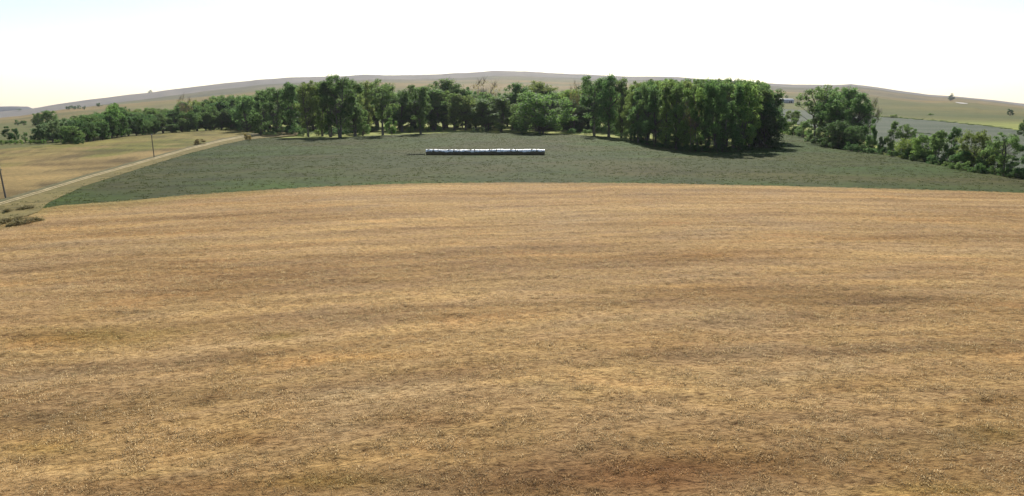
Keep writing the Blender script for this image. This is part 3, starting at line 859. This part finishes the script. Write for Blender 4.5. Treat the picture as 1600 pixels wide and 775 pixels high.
    for k, (dv, dt) in enumerate([(0, 7), (-6, 3), (-12, 0.5), (-19, 0)]):
        u = 986 + 5 * k; cnt = -1
        while u < 1200 - k * 3:
            vb = float(np.interp(u, gb[:, 0], gb[:, 1])) + dv * (1 if u > 1015 else 0.5)
            cnt += 1
            vt = topl(u) + dt * random.uniform(0.2, 2.0) + random.uniform(0, 3)
            tree('tall' if random.random() < 0.5 else 'cottonwood', u, vb, vt, random.uniform(23, 36), random.choice(['mid', 'mid', 'olive', 'bright', 'dark']),
                 f"{nth(cnt)} slender poplar from the left in the {('front', 'back')[k > 0]} row of the dense right grove" if k in (0, 3) else f"slender poplar in the {('front edge', 'middle', 'middle', 'back')[k]} of the dense right grove, {('left half', 'right half')[u > 1095]}",
                 group=f"poplars in the {('front edge', 'middle', 'middle', 'back')[k]} of the dense right grove, {('left half', 'right half')[u > 1095]}")
            u += random.uniform(12, 18)
    tree('sparse', 1080, 236, 152, 24, 'brown', "thin brownish tree with yellow leaves at the front of the right grove")
    tree('round', 1198, 231, 158, 52, 'deep', "dark spreading tree bulging at the right end of the dense grove")
    tree('cottonwood', 1178, 229, 128, 42, 'mid', "cottonwood crowning the right end of the dense grove")
    tree('tall', 1203, 222, 140, 30, 'dark', "shorter cottonwood at the right shoulder of the dense grove")
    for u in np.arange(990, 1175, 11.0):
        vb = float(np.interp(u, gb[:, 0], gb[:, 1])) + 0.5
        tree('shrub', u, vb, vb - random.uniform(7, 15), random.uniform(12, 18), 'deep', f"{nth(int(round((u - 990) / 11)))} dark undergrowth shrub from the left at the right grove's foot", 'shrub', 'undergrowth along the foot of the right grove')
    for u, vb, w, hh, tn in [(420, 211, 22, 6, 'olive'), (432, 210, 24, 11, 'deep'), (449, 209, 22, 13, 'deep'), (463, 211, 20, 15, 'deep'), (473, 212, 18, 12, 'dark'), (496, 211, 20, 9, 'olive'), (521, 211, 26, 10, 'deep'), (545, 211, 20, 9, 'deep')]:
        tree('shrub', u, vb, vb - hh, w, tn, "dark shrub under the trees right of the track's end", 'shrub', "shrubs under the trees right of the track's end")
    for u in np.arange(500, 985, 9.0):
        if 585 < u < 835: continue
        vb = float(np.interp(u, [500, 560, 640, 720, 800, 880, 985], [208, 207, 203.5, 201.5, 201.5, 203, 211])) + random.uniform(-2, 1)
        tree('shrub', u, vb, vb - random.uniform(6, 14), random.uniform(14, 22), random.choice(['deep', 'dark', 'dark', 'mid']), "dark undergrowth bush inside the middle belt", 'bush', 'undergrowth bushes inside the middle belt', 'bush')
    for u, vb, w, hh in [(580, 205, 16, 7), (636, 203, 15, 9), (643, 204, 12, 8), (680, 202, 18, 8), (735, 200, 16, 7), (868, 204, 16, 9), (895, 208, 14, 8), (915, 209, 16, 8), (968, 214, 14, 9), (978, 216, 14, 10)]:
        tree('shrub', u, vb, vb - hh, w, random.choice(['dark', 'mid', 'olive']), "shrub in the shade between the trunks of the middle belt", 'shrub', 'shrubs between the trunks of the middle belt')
    for u, vb, hh in [(659, 209.5, 13), (740, 207.5, 10), (754, 207.5, 9), (760, 206.5, 8), (767, 206, 8), (781, 206.5, 7), (747, 207, 6)]:
        tree('sapling', u, vb, vb - hh, 6, 'deep', "tiny dark sapling at the far edge of the crop field", 'sapling', 'tiny saplings at the far edge of the crop field')
    for u, vb, hh, w in [(640, 206, 9, 13), (668, 205, 8, 10), (685, 205, 9, 12)]:
        tree('shrub', u, vb, vb - hh, w, 'yellow', "sunlit yellow green bush beyond the bale row", 'bush', 'sunlit yellow green bushes beyond the bale row', 'bush')
    # ---- right group with the forked trunk
    S = [
     ('open', 1275, 222, 133.5, 62, 'mid', "cottonwood with a leaning forked trunk right of the gap"),
     ('cottonwood', 1318, 226, 137, 58, 'mid', "full cottonwood right of the leaning forked trunk"),
     ('cottonwood', 1300, 224, 150, 42, 'dark', "dark tree between the forked cottonwood and the full one"),
     ('round', 1312, 231, 188, 50, 'deep', "dark low tree beneath the full cottonwood"),
     ('round', 1338, 234, 195, 34, 'deep', "dark low tree at the right foot of the full cottonwood"),
     ('cottonwood', 1336, 229, 146, 36, 'mid', "tree at the right shoulder of the full cottonwood"),
     ('cottonwood', 1292, 219, 138, 44, 'mid', "cottonwood standing just behind the leaning forked trunk"),
     ('round', 1290, 228, 196, 30, 'deep', "low dark tree right beside the foot of the forked trunk"),
     ('sparse', 1356, 228, 157, 22, 'olive', "thin ragged tree leaning out right of the full cottonwood"),
     ('small', 1240, 211, 184, 26, 'bright', "bright green bushy tree in the gap left of the forked trunk"),
     ('small', 1256, 215, 186, 22, 'mid', "green bushy tree directly left of the forked trunk"),
     ('small', 1223, 206, 192, 18, 'deep', "dark small bush tree beside the end of the dense grove"),
     ('small', 1238, 196, 172, 20, 'olive', "pale bush tree highest in the gap between the groves"),
     ('small', 1362, 238, 185, 15, 'dark', "narrow dark tree with a knobbly top right of the full cottonwood"),
     ('small', 1375, 240, 213, 12, 'deep', "low dark bush next to the narrow knobbly tree"),
     ('tall', 1391, 240, 189, 17, 'mid', "upright twiggy tree with two leafy arms in the creek row"),
     ('open', 1410, 240, 193, 24, 'mid', "leaning light green tree in the creek row"),
     ('small', 1424, 238, 201, 11, 'dark', "thin dark tree tip left of the big creek bush"),
     ('round', 1418, 247, 215, 36, 'yellow', "yellow green bush at the left end of the big creek thicket"),
     ('round', 1445, 251, 209, 36, 'bright', "light green rounded tree in the big creek thicket"),
     ('small', 1463, 255, 203, 24, 'mid', "taller green tree in the middle of the creek thicket"),
     ('tall', 1486, 255, 198, 15, 'mid', "thin tree with a split top standing above the creek thicket"),
     ('small', 1485, 258, 226, 24, 'dark', "dark bush below the thin split topped tree"),
     ('round', 1517, 262, 203, 38, 'olive', "olive rounded tree between the split topped and the last big tree"),
     ('small', 1500, 262, 234, 26, 'dark', "shadowy bush left below the olive rounded tree"),
     ('small', 1536, 266, 226, 28, 'dark', "shadowy bush right below the olive rounded tree"),
     ('small', 1551, 268, 238, 24, 'olive', "greyish olive bush left of the last big tree"),
     ('open', 1570, 273, 207, 46, 'mid', "last big tree with an umbrella crown near the right edge"),
     ('small', 1556, 268, 221, 16, 'yellow', "yellow green tree half hidden behind the last big tree"),
     ('small', 1578, 276, 246, 26, 'dark', "dark bush at the foot of the last big tree"),
     ('shrub', 1590, 279, 262, 22, 'deep', "low dark shrub right of the last big tree"),
     ('small', 1600, 279, 241, 14, 'mid', "leafy tree cut by the right edge of the picture"),
     ('small', 1599, 213, 186, 14, 'dark', "dark tree across the far field at the right edge"),
     ('small', 1592, 211, 200, 8, 'dark', "little dark tree left of the one at the right edge across the field"),
    ]
    for s in S: tree(*s, cat='shrub' if s[0] == 'shrub' else 'tree')
    for u in np.arange(1268, 1600, 12.5):
        vb = float(np.interp(u, [1268, 1330, 1400, 1460, 1512, 1571, 1600], [222, 236.5, 244.5, 257, 268, 276.5, 279])) + random.uniform(-1.5, 0.3)
        tree('shrub', u, vb, vb - random.uniform(9, 17), random.uniform(16, 22), random.choice(['deep', 'dark', 'mid']), f"{nth(int(round((u - 1268) / 12.5)))} low shrub from the left along the foot of the creek trees", 'shrub', 'low shrubs along the foot of the creek trees')
    for u in np.arange(1212, 1265, 10.0):
        tree('shrub', u, 206 + (u - 1212) * 0.16, 197 + (u - 1212) * 0.12, 15, 'bright', "light green shrub along the bank in the gap between groves", 'shrub', 'light green shrubs in the gap between groves')
    # ---- loners
    tree('shrub', 313, 226, 216.5, 17, (1.5, 0.75, 0.9), "reddish brown bush alone in the pasture beside the track", 'bush', name='bush')
    tree('shrub', 387, 219.5, 208.5, 11, (1.9, 0.85, 0.8), "rusty bush at the track's bend before the trees", 'bush', name='bush')
    tree('small', 1485, 157, 146, 9.5, 'deep', "lone round tree on the hillside at right, near the skyline")
    tree('small', 1578, 180.5, 170, 9.5, 'deep', "lone dark tree lower on the hillside near the right edge")
    tree('shrub', 1398, 184, 178.5, 16, 'olive', "olive bush on the field's far boundary line at right", 'bush', name='bush')
    tree('shrub', 1454, 180, 176.5, 9, 'olive', "faint low bush in the middle of the right hillside", 'bush', name='bush')
    tree('small', 1229, 153, 148, 5, 'dark', "tiny tree behind the long white farm shed")
    for u, v, hh, w, lb in [(235, 145, 4.5, 6, "tiny dark tree standing up on the left skyline"), (209, 152, 3.5, 3.5, "tiny dark tree just below the left skyline"),
                            (30, 172, 2.5, 9, "tiny dark thicket on the skyline beside the butte")]:
        a_, e_ = polar_of(u, v + 0.8); r_ = 4450.0
        q = np.array([math.sin(a_) * r_, math.cos(a_) * r_, H + r_ * float(e_)])
        tree('small', u, v, v - hh, w, 'dark', lb, p=q)
    for i, (u, vb, w) in enumerate([(108, 168, 8), (116, 167.5, 9), (124, 167, 6), (155, 163.5, 9), (132, 168, 5)]):
        tree('shrub', u, vb + 3, vb - 3, w, 'deep', "dim distant shrub on the slope above the long wood", 'shrub', 'dim distant shrubs above the long wood')
    for u in list(np.arange(1370, 1600, 17)):
        v = float(np.interp(u, [1364, 1415, 1472, 1552, 1600], [181.5, 185, 189.5, 198, 205]))
        tree('shrub', u, v + 0.4, v - 1.6, random.uniform(13, 20), 'olive', "low weedy clump on the far field's boundary line", 'shrub', "weedy clumps on the far field's boundary")
    for u in list(np.arange(1424, 1506, 12)):
        v = 207 + (u - 1427) * 0.075
        tree('shrub', u, v + 0.8, v - 1.2, 15, 'deep', "low dark clump of the ditch line across the far field", 'shrub', 'dark clumps of the ditch line in the far field')

# ------------------------------------------------------------------ bales
def build_bales():
    n = 23
    a = P(666, 242.0); b = P(851, 242.2)
    d = (b - a); L = math.hypot(d[0], d[1]); ang = math.atan2(d[1], d[0])
    step = L / n; R = 0.66; ln = step * 0.975
    t = NT("sunlit_white")  # white that stands for sun on the bale tops
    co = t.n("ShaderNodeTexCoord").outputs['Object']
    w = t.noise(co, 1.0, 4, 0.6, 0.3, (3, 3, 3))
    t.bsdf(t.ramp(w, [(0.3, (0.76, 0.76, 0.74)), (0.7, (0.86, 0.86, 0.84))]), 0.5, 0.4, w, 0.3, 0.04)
    M_SUNLIT = t.m
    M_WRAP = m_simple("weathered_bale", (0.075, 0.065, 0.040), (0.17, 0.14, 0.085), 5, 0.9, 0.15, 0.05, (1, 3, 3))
    M_HAY = m_simple("bale_hay", (0.10, 0.075, 0.035), (0.30, 0.22, 0.10), 14, 0.95, 0.1, 0.05)
    def wrapm(seed):
        r = np.random.default_rng(seed)
        V = []; Fc = []; N = 40; S = 9
        ph = r.uniform(0, 6.28, 3)
        for i in range(S):
            s = i / (S - 1)
            edge = 1 - 0.05 * abs(2 * s - 1) ** 6
            for j in range(N):
                an = 2 * math.pi * j / N
                rr = R * edge * (1 + 0.012 * math.sin(2 * an + ph[0]) + 0.010 * math.sin(5 * an + ph[1] + s * 3) + 0.008 * math.sin(s * 19 + ph[2]))
                z = rr * math.sin(an); z = max(z, -R * 0.90)
                V.append(((s - .5) * ln, rr * math.cos(an), z + R * 0.90))
        for i in range(S - 1):
            for j in range(N):
                k = (j + 1) % N
                Fc.append((i * N + j, i * N + k, (i + 1) * N + k, (i + 1) * N + j))
        return mesh_np("wrap", V, Fc, [M_WRAP], True)
    def endm(seed):
        r = np.random.default_rng(seed)
        V = []; Fc = []; N = 40; K = 7
        for side in (-1, 1):
            b0 = len(V)
            for k in range(K):
                rr = R * 0.945 * (1 - k / K)
                for j in range(N):
                    an = 2 * math.pi * j / N
                    V.append((side * (ln / 2 + 0.006 + (0.02 * (k % 2)) + r.normal(0, 0.004)), rr * math.cos(an), max(rr * math.sin(an), -R * .88) + R * 0.90))
            for k in range(K - 1):
                for j in range(N):
                    m = (j + 1) % N
                    q = (b0 + k * N + j, b0 + k * N + m, b0 + (k + 1) * N + m, b0 + (k + 1) * N + j)
                    Fc.append(q)
        return mesh_np("straw_end", V, Fc, [M_HAY], True)
    def sunlitm(seed):  # added white cap, paints the sunlit upper part of the bale
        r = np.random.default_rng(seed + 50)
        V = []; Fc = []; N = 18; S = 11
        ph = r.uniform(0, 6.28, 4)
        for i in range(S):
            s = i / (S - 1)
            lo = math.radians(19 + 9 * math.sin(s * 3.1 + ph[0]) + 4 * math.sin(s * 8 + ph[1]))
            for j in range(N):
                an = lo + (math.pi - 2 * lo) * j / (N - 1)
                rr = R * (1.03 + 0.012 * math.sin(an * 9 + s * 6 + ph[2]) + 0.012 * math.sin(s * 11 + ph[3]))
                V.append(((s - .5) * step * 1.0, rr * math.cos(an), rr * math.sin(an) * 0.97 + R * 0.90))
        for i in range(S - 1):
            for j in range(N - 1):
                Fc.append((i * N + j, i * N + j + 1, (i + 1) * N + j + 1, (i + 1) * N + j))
        return mesh_np("sunlit_cap", V, Fc, [M_SUNLIT], True)
    wr = [wrapm(i) for i in range(4)]; lit_caps = [sunlitm(i) for i in range(5)]; en = [endm(i) for i in range(2)]
    for i in range(n):
        f = (i + .5) / n
        p = a + d * f
        e = empty("hay_bale", (p[0], p[1] + random.uniform(-.06, .06), height(p[0], p[1]) + 0.03), ang + random.uniform(-.02, .02))
        s = 1 + random.uniform(-.045, .045) + (0.04 if i > 12 else 0)
        e.scale = (1, s, s)
        link("hay_roll", wr[i % 4], e); link("sunlit_cap", lit_caps[(i * 3) % 5], e); link("straw_end", en[i % 2], e)
        lb = "white topped round bale in the long row on the green field"
        if i == 0: lb = "leftmost white topped round bale of the long row"
        if i == n - 1: lb = "rightmost white topped round bale of the long row"
        tag(e, lb, "hay bale", "round bales set end to end in one row")
    # shadow line built in as a dark mesh: the windrow left of the bales
    V = []; Fc = []
    q0 = P(630, 242.6); q1 = P(664, 242.2)
    N = 60
    for i in range(N):
        f = i / (N - 1); c = q0 + (q1 - q0) * f
        wv = 0.55 * (0.5 + 0.5 * math.sin(math.pi * min(1, f * 1.2))) * (0.8 + 0.4 * random.random())
        hh = 0.28 * min(1, f * 3 + .1) * (0.7 + 0.6 * random.random())
        z0 = height(c[0], c[1]) + 0.04
        for (dy, dz) in ((-wv, 0), (-wv * .6, hh * .8), (0, hh), (wv * .6, hh * .8), (wv, 0)):
            V.append((c[0], c[1] + dy, z0 + dz))
    for i in range(N - 1):
        for j in range(4):
            Fc.append((i * 5 + j, i * 5 + 5 + j, i * 5 + 6 + j, i * 5 + 1 + j))
    me = mesh_np("shadow_strip", V, Fc, [m_simple("shadow_tone", (0.05, 0.05, 0.03), (0.12, 0.11, 0.06), 3, 0.95, 0.05, 0.2)])
    tag(link("shadow_line", me), "low dark strip standing for a shadow just left of the bale row", "shadow_strip")

# ------------------------------------------------------------------ posts, shed, strips
def build_things():
    M_WOOD = m_simple("weathered_wood", (0.10, 0.085, 0.07), (0.22, 0.19, 0.155), 3, 0.85, 0.15, 0.02, (1, 1, 0.15))
    M_STEEL = m_simple("galvanised", (0.30, 0.30, 0.31), (0.42, 0.42, 0.43), 4, 0.5, 0.5, 0.01)
    M_INS = m_simple("insulator_glass", (0.10, 0.16, 0.15), (0.16, 0.22, 0.20), 4, 0.25, 0.5, 0.01)
    def pole(u, vb, ut, vt, label):
        p = P(u, vb); top = z_for(p, vt) - p[2]
        lean = 0.35 * (ut - u) * mpp(p) / top
        e = empty("wooden_pole", tuple(p), 0); e.rotation_euler = (0, math.atan(lean), 0)
        V = []; Fc = []
        rs = [0.105, 0.10, 0.097, 0.092, 0.085, 0.078]; N = 12
        for i, r in enumerate(rs):
            for j in range(N):
                an = 2 * math.pi * j / N
                rr = r * (1 + 0.05 * math.sin(3 * an + i))
                V.append((rr * math.cos(an), rr * math.sin(an), -0.5 + (top + 0.5) * i / (len(rs) - 1)))
        for i in range(len(rs) - 1):
            for j in range(N):
                k = (j + 1) % N; Fc.append((i * N + j, i * N + k, (i + 1) * N + k, (i + 1) * N + j))
        b = len(V)
        me = mesh_np("shaft", V, Fc, [M_WOOD], True); link("shaft", me, e)
        V = []; Fc = []
        tube(V, Fc, (0, 0, top - 0.02), (0, 0, top + 0.05), 0.105, 0.085, 12); tube(V, Fc, (0, 0, top + 0.05), (0, 0, top + 0.07), 0.085, 0.004, 12)
        link("cap", mesh_np("cap", V, Fc, [M_STEEL]), e)
        V = []; Fc = []
        tube(V, Fc, (0.08, 0, top - 0.35), (0.20, 0, top - 0.33), 0.02, 0.02, 6); tube(V, Fc, (0.20, 0, top - 0.40), (0.20, 0, top - 0.26), 0.05, 0.04, 8)
        link("insulator", mesh_np("insulator", V, Fc, [M_INS]), e)
        tag(e, label, "pole")
    pole(9, 310, 3, 261, "thin wooden pole by the track at the left edge of the picture")
    pole(241, 246.5, 240, 210, "thin wooden pole by the track halfway up to the trees")
    # long white shed with a low roof, seen in the gap above the far field
    p = P(1229, 161)
    s = mpp(p)
    Wd = 24 * s; D = 9.0; Hh = 3.2
    M_WALL = m_simple("white_siding", (0.36, 0.35, 0.33), (0.44, 0.42, 0.40), 0.6, 0.7, 0.3, 0.02, (1, 1, 4))
    M_ROOF = m_simple("metal_roof", (0.36, 0.36, 0.36), (0.46, 0.45, 0.44), 0.4, 0.4, 0.5, 0.02, (4, 1, 1))
    M_DARK = m_simple("dark_opening", (0.03, 0.03, 0.03), (0.06, 0.055, 0.05), 1, 0.8, 0.2, 0.01)
    def box(V, Fc, x0, x1, y0, y1, z0, z1):
        b = len(V)
        V += [(x0, y0, z0), (x1, y0, z0), (x1, y1, z0), (x0, y1, z0), (x0, y0, z1), (x1, y0, z1), (x1, y1, z1), (x0, y1, z1)]
        Fc += [(b, b + 3, b + 2, b + 1), (b + 4, b + 5, b + 6, b + 7), (b, b + 1, b + 5, b + 4), (b + 1, b + 2, b + 6, b + 5), (b + 2, b + 3, b + 7, b + 6), (b + 3, b, b + 4, b + 7)]
    e = empty("farm_shed", tuple(p), 0.12)
    V = []; Fc = []; box(V, Fc, -Wd / 2, Wd / 2, 0, D, -1, Hh); link("wall", mesh_np("wall", V, Fc, [M_WALL]), e)
    V = [(-Wd / 2 - .5, -.5, Hh - .05), (Wd / 2 + .5, -.5, Hh - .05), (Wd / 2 + .5, D / 2, Hh + 2.2), (-Wd / 2 - .5, D / 2, Hh + 2.2), (Wd / 2 + .5, D + .5, Hh - .05), (-Wd / 2 - .5, D + .5, Hh - .05),
         (-Wd / 2 - .5, -.5, Hh + .1), (Wd / 2 + .5, -.5, Hh + .1), (Wd / 2 + .5, D / 2, Hh + 2.4), (-Wd / 2 - .5, D / 2, Hh + 2.4), (Wd / 2 + .5, D + .5, Hh + .1), (-Wd / 2 - .5, D + .5, Hh + .1)]
    Fc = [(0, 3, 2, 1), (3, 5, 4, 2), (6, 7, 8, 9), (9, 8, 10, 11), (0, 1, 7, 6), (5, 11, 10, 4), (1, 2, 8, 7), (2, 4, 10, 8), (0, 6, 9, 3), (3, 9, 11, 5)]
    link("roof", mesh_np("roof", V, Fc, [M_ROOF]), e)
    for x0, x1 in ((Wd * .18, Wd * .26), (Wd * .30, Wd * .38), (-Wd * .3, -Wd * .24)):
        V = []; Fc = []; box(V, Fc, x0, x1, -0.06, 0.1, 0, 2.6); link("door", mesh_np("door", V, Fc, [M_DARK]), e)
    tag(e, "long low white farm shed in the gap between the groves", "shed")
    # pale bare-earth scar on the right hillside
    M_CHALK = m_simple("pale_earth", (0.34, 0.31, 0.26), (0.48, 0.44, 0.37), 0.05, 0.95, 0.1, 0.2)
    us = np.linspace(1493, 1512, 24)
    mid = np.interp(us, [1493, 1500, 1512], [160.0, 161.2, 162.2])
    wv = 0.9 * np.sin(np.linspace(0.15, 2.95, 24)) + 0.3
    g = np.concatenate([ground(us, mid - wv * .7), ground(us, mid + wv * .7)]); g[:, 2] += 0.5
    tag(link("bare_earth", mesh_np("bare_earth", g, grid_faces(2, 24)[:, ::-1], [M_CHALK])), "small pale scar of bare earth beside the lone hillside tree", kind='structure')
    # flat topped butte at the far left
    V = []; Fc = []
    c0 = np.array(polar_of(20, 172)); az = c0[0]; Rb = 5200.0
    cx, cy = math.sin(az) * Rb, math.cos(az) * Rb
    sc = Rb / F * 1.15
    zb = H + Rb * float(polar_of(20, 173.5)[1])
    rr = np.random.default_rng(4)
    N = 44
    for (k, zz) in ((1.5, -50), (1.15, 0), (0.98, 14), (0.80, 24), (0.74, 26.5), (0.4, 28), (0.05, 28)):
        for j in range(N):
            an = 2 * math.pi * j / N
            w = 1 + 0.08 * math.sin(3 * an + 1) + 0.05 * math.sin(7 * an) + rr.normal(0, .015)
            V.append((cx + 17 * sc * k * w * math.cos(an), cy + 110 * k * w * math.sin(an), zb + zz + rr.normal(0, 0.5)))
    for i in range(6):
        for j in range(N):
            m = (j + 1) % N; Fc.append((i * N + j, i * N + m, (i + 1) * N + m, (i + 1) * N + j))
    tag(link("butte", mesh_np("butte", V, Fc, [m_simple("butte_scrub", (0.06, 0.06, 0.06), (0.10, 0.095, 0.09), 0.02, 0.95, 0.05, 1)], True)),
        "dark flat topped butte on the skyline at far left", kind='structure')
    # heaps of dead weeds beside the track, lower left
    M_HEAP = blade_mat("dead_weeds", [(0.17, 0.15, 0.06), (0.26, 0.22, 0.10), (0.12, 0.095, 0.04)], 0.35)
    for i, (u0, v0, u1, v1, wd, hh) in enumerate([(12, 354, 66, 345, 0.9, 0.5), (28, 329, 52, 326, 0.6, 0.4), (3, 350, 18, 346, 0.7, 0.42), (26, 345, 34, 344, 0.5, 0.4), (9, 333, 14, 331, 0.5, 0.4)]):
        a = P(u0, v0); b = P(u1, v1)
        r = np.random.default_rng(60 + i)
        m = int(120 * np.linalg.norm(b - a)) + 90
        f = r.uniform(0, 1, m); e_ = np.sin(np.pi * np.clip(f, .03, .97)) ** 0.5
        c = a + (b - a) * f[:, None] + np.c_[r.normal(0, wd * .35, m) * e_, r.normal(0, wd * .45, m) * e_, np.zeros(m)]
        z = height(c[:, 0], c[:, 1]) + 0.05 + hh * e_ * r.uniform(0, 1, m)
        c[:, 2] = z
        d = r.normal(size=(m, 3)) * np.array([1, 1, .45]); d /= np.linalg.norm(d, axis=1)[:, None]
        s = np.cross(d, r.normal(size=(m, 3))); s /= np.linalg.norm(s, axis=1)[:, None]
        l = r.uniform(.12, .32, m)[:, None]
        v = np.stack([c - d * l - s * .02, c - d * l + s * .02, c + d * l + s * .02, c + d * l - s * .02], 1).reshape(-1, 3)
        me = mesh_np("weed_heap", v, np.arange(m * 4).reshape(m, 4), [M_HEAP])
        lbs = ["longest low heap of dead brown weeds below the track", "narrow dark heap of dead weeds nearer the track", "short heap of dead weeds at the left edge below the track",
               "small clump of dead weeds between the two long heaps", "tiny clump of dead weeds close under the track"]
        tag(link("weed_heap", me), lbs[i], "weed heap")

def build_scatter(stub, gf):
    M_STRAW = blade_mat("straw_blades", [(0.30, 0.195, 0.085), (0.46, 0.335, 0.165), (0.66, 0.52, 0.30), (0.38, 0.265, 0.125)], 0.5, tint_attr="tone")
    M_WEED = blade_mat("brown_blades", [(0.20, 0.13, 0.06), (0.34, 0.24, 0.11), (0.27, 0.22, 0.09)], 0.3, tint_attr="tone")
    ts = [tuft_mesh("straw_tuft", M_STRAW, 26, 0.07, 0.24, 0.024, 0.10, 1, 0.7), tuft_mesh("straw_tuft", M_STRAW, 30, 0.06, 0.30, 0.024, 0.12, 2, 0.8),
          tuft_mesh("straw_tuft", M_STRAW, 24, 0.09, 0.20, 0.024, 0.10, 5, 0.5),
          tuft_mesh("straw_tuft", M_WEED, 24, 0.08, 0.20, 0.016, 0.10, 3, 0.6), tuft_mesh("straw_tuft", M_STRAW, 18, 0.12, 0.14, 0.014, 0.12, 4, 0.4)]
    scatter(stub, "straw_stubble", "short pale straw stubble standing and lying over the mown field", ts, 26.0, smin=0.5, smax=1.2)
    me = gf.data
    co = np.zeros(len(me.vertices) * 3, np.float32); me.vertices.foreach_get("co", co); co = co.reshape(-1, 3)
    n = fbm(co[:, 0] / 3, co[:, 1] / 3, 3, 3)
    aa = np.abs(np.arctan2(co[:, 0], co[:, 1]))
    attr(me, "dens", (0.35 + 0.65 * sstep(.4, .6, n)) * (aa < 0.70) * (np.hypot(co[:, 0], co[:, 1]) < 330))
    M_CROP = blade_mat("crop_leaves", [(0.052, 0.066, 0.019), (0.065, 0.078, 0.025), (0.075, 0.084, 0.027), (0.059, 0.077, 0.020)], 0.5)
    cs = [tuft_mesh("crop_tuft", M_CROP, 18, 0.13, 0.34, 0.09, 0.12, 10 + i, 0.5) for i in range(3)]
    scatter(gf, "crop_plants", "low grey green crop plants covering the field before the trees", cs, 0.9, smin=0.5, smax=1.25, seed=3)

def build_haze():
    V = []; Fc = []
    x, y0, y1, z0, z1 = 6500, -3600, 7200, -320, 460
    V = [(-x, y0, z0), (x, y0, z0), (x, y1, z0), (-x, y1, z0), (-x, y0, z1), (x, y0, z1), (x, y1, z1), (-x, y1, z1)]
    Fc = [(0, 3, 2, 1), (4, 5, 6, 7), (0, 1, 5, 4), (1, 2, 6, 5), (2, 3, 7, 6), (3, 0, 4, 7)]
    m = bpy.data.materials.new("haze"); m.use_nodes = True
    t = m.node_tree
    for n in list(t.nodes): t.nodes.remove(n)
    out = t.nodes.new("ShaderNodeOutputMaterial"); pv = t.nodes.new("ShaderNodeVolumePrincipled")
    pv.inputs['Color'].default_value = (0.92, 0.94, 1.0, 1); pv.inputs['Density'].default_value = 0.00005
    pv.inputs['Anisotropy'].default_value = 0.2
    t.links.new(pv.outputs[0], out.inputs['Volume'])
    o = link("haze", mesh_np("haze", V, Fc, [m]))
    tag(o, "thin daylight haze over the whole valley", kind='stuff')

build_land()
build_far_ridge()
gf = build_fields()
stub = build_stubble()
build_protos()
build_trees()
build_bales()
build_things()
build_scatter(stub, gf)
build_haze()
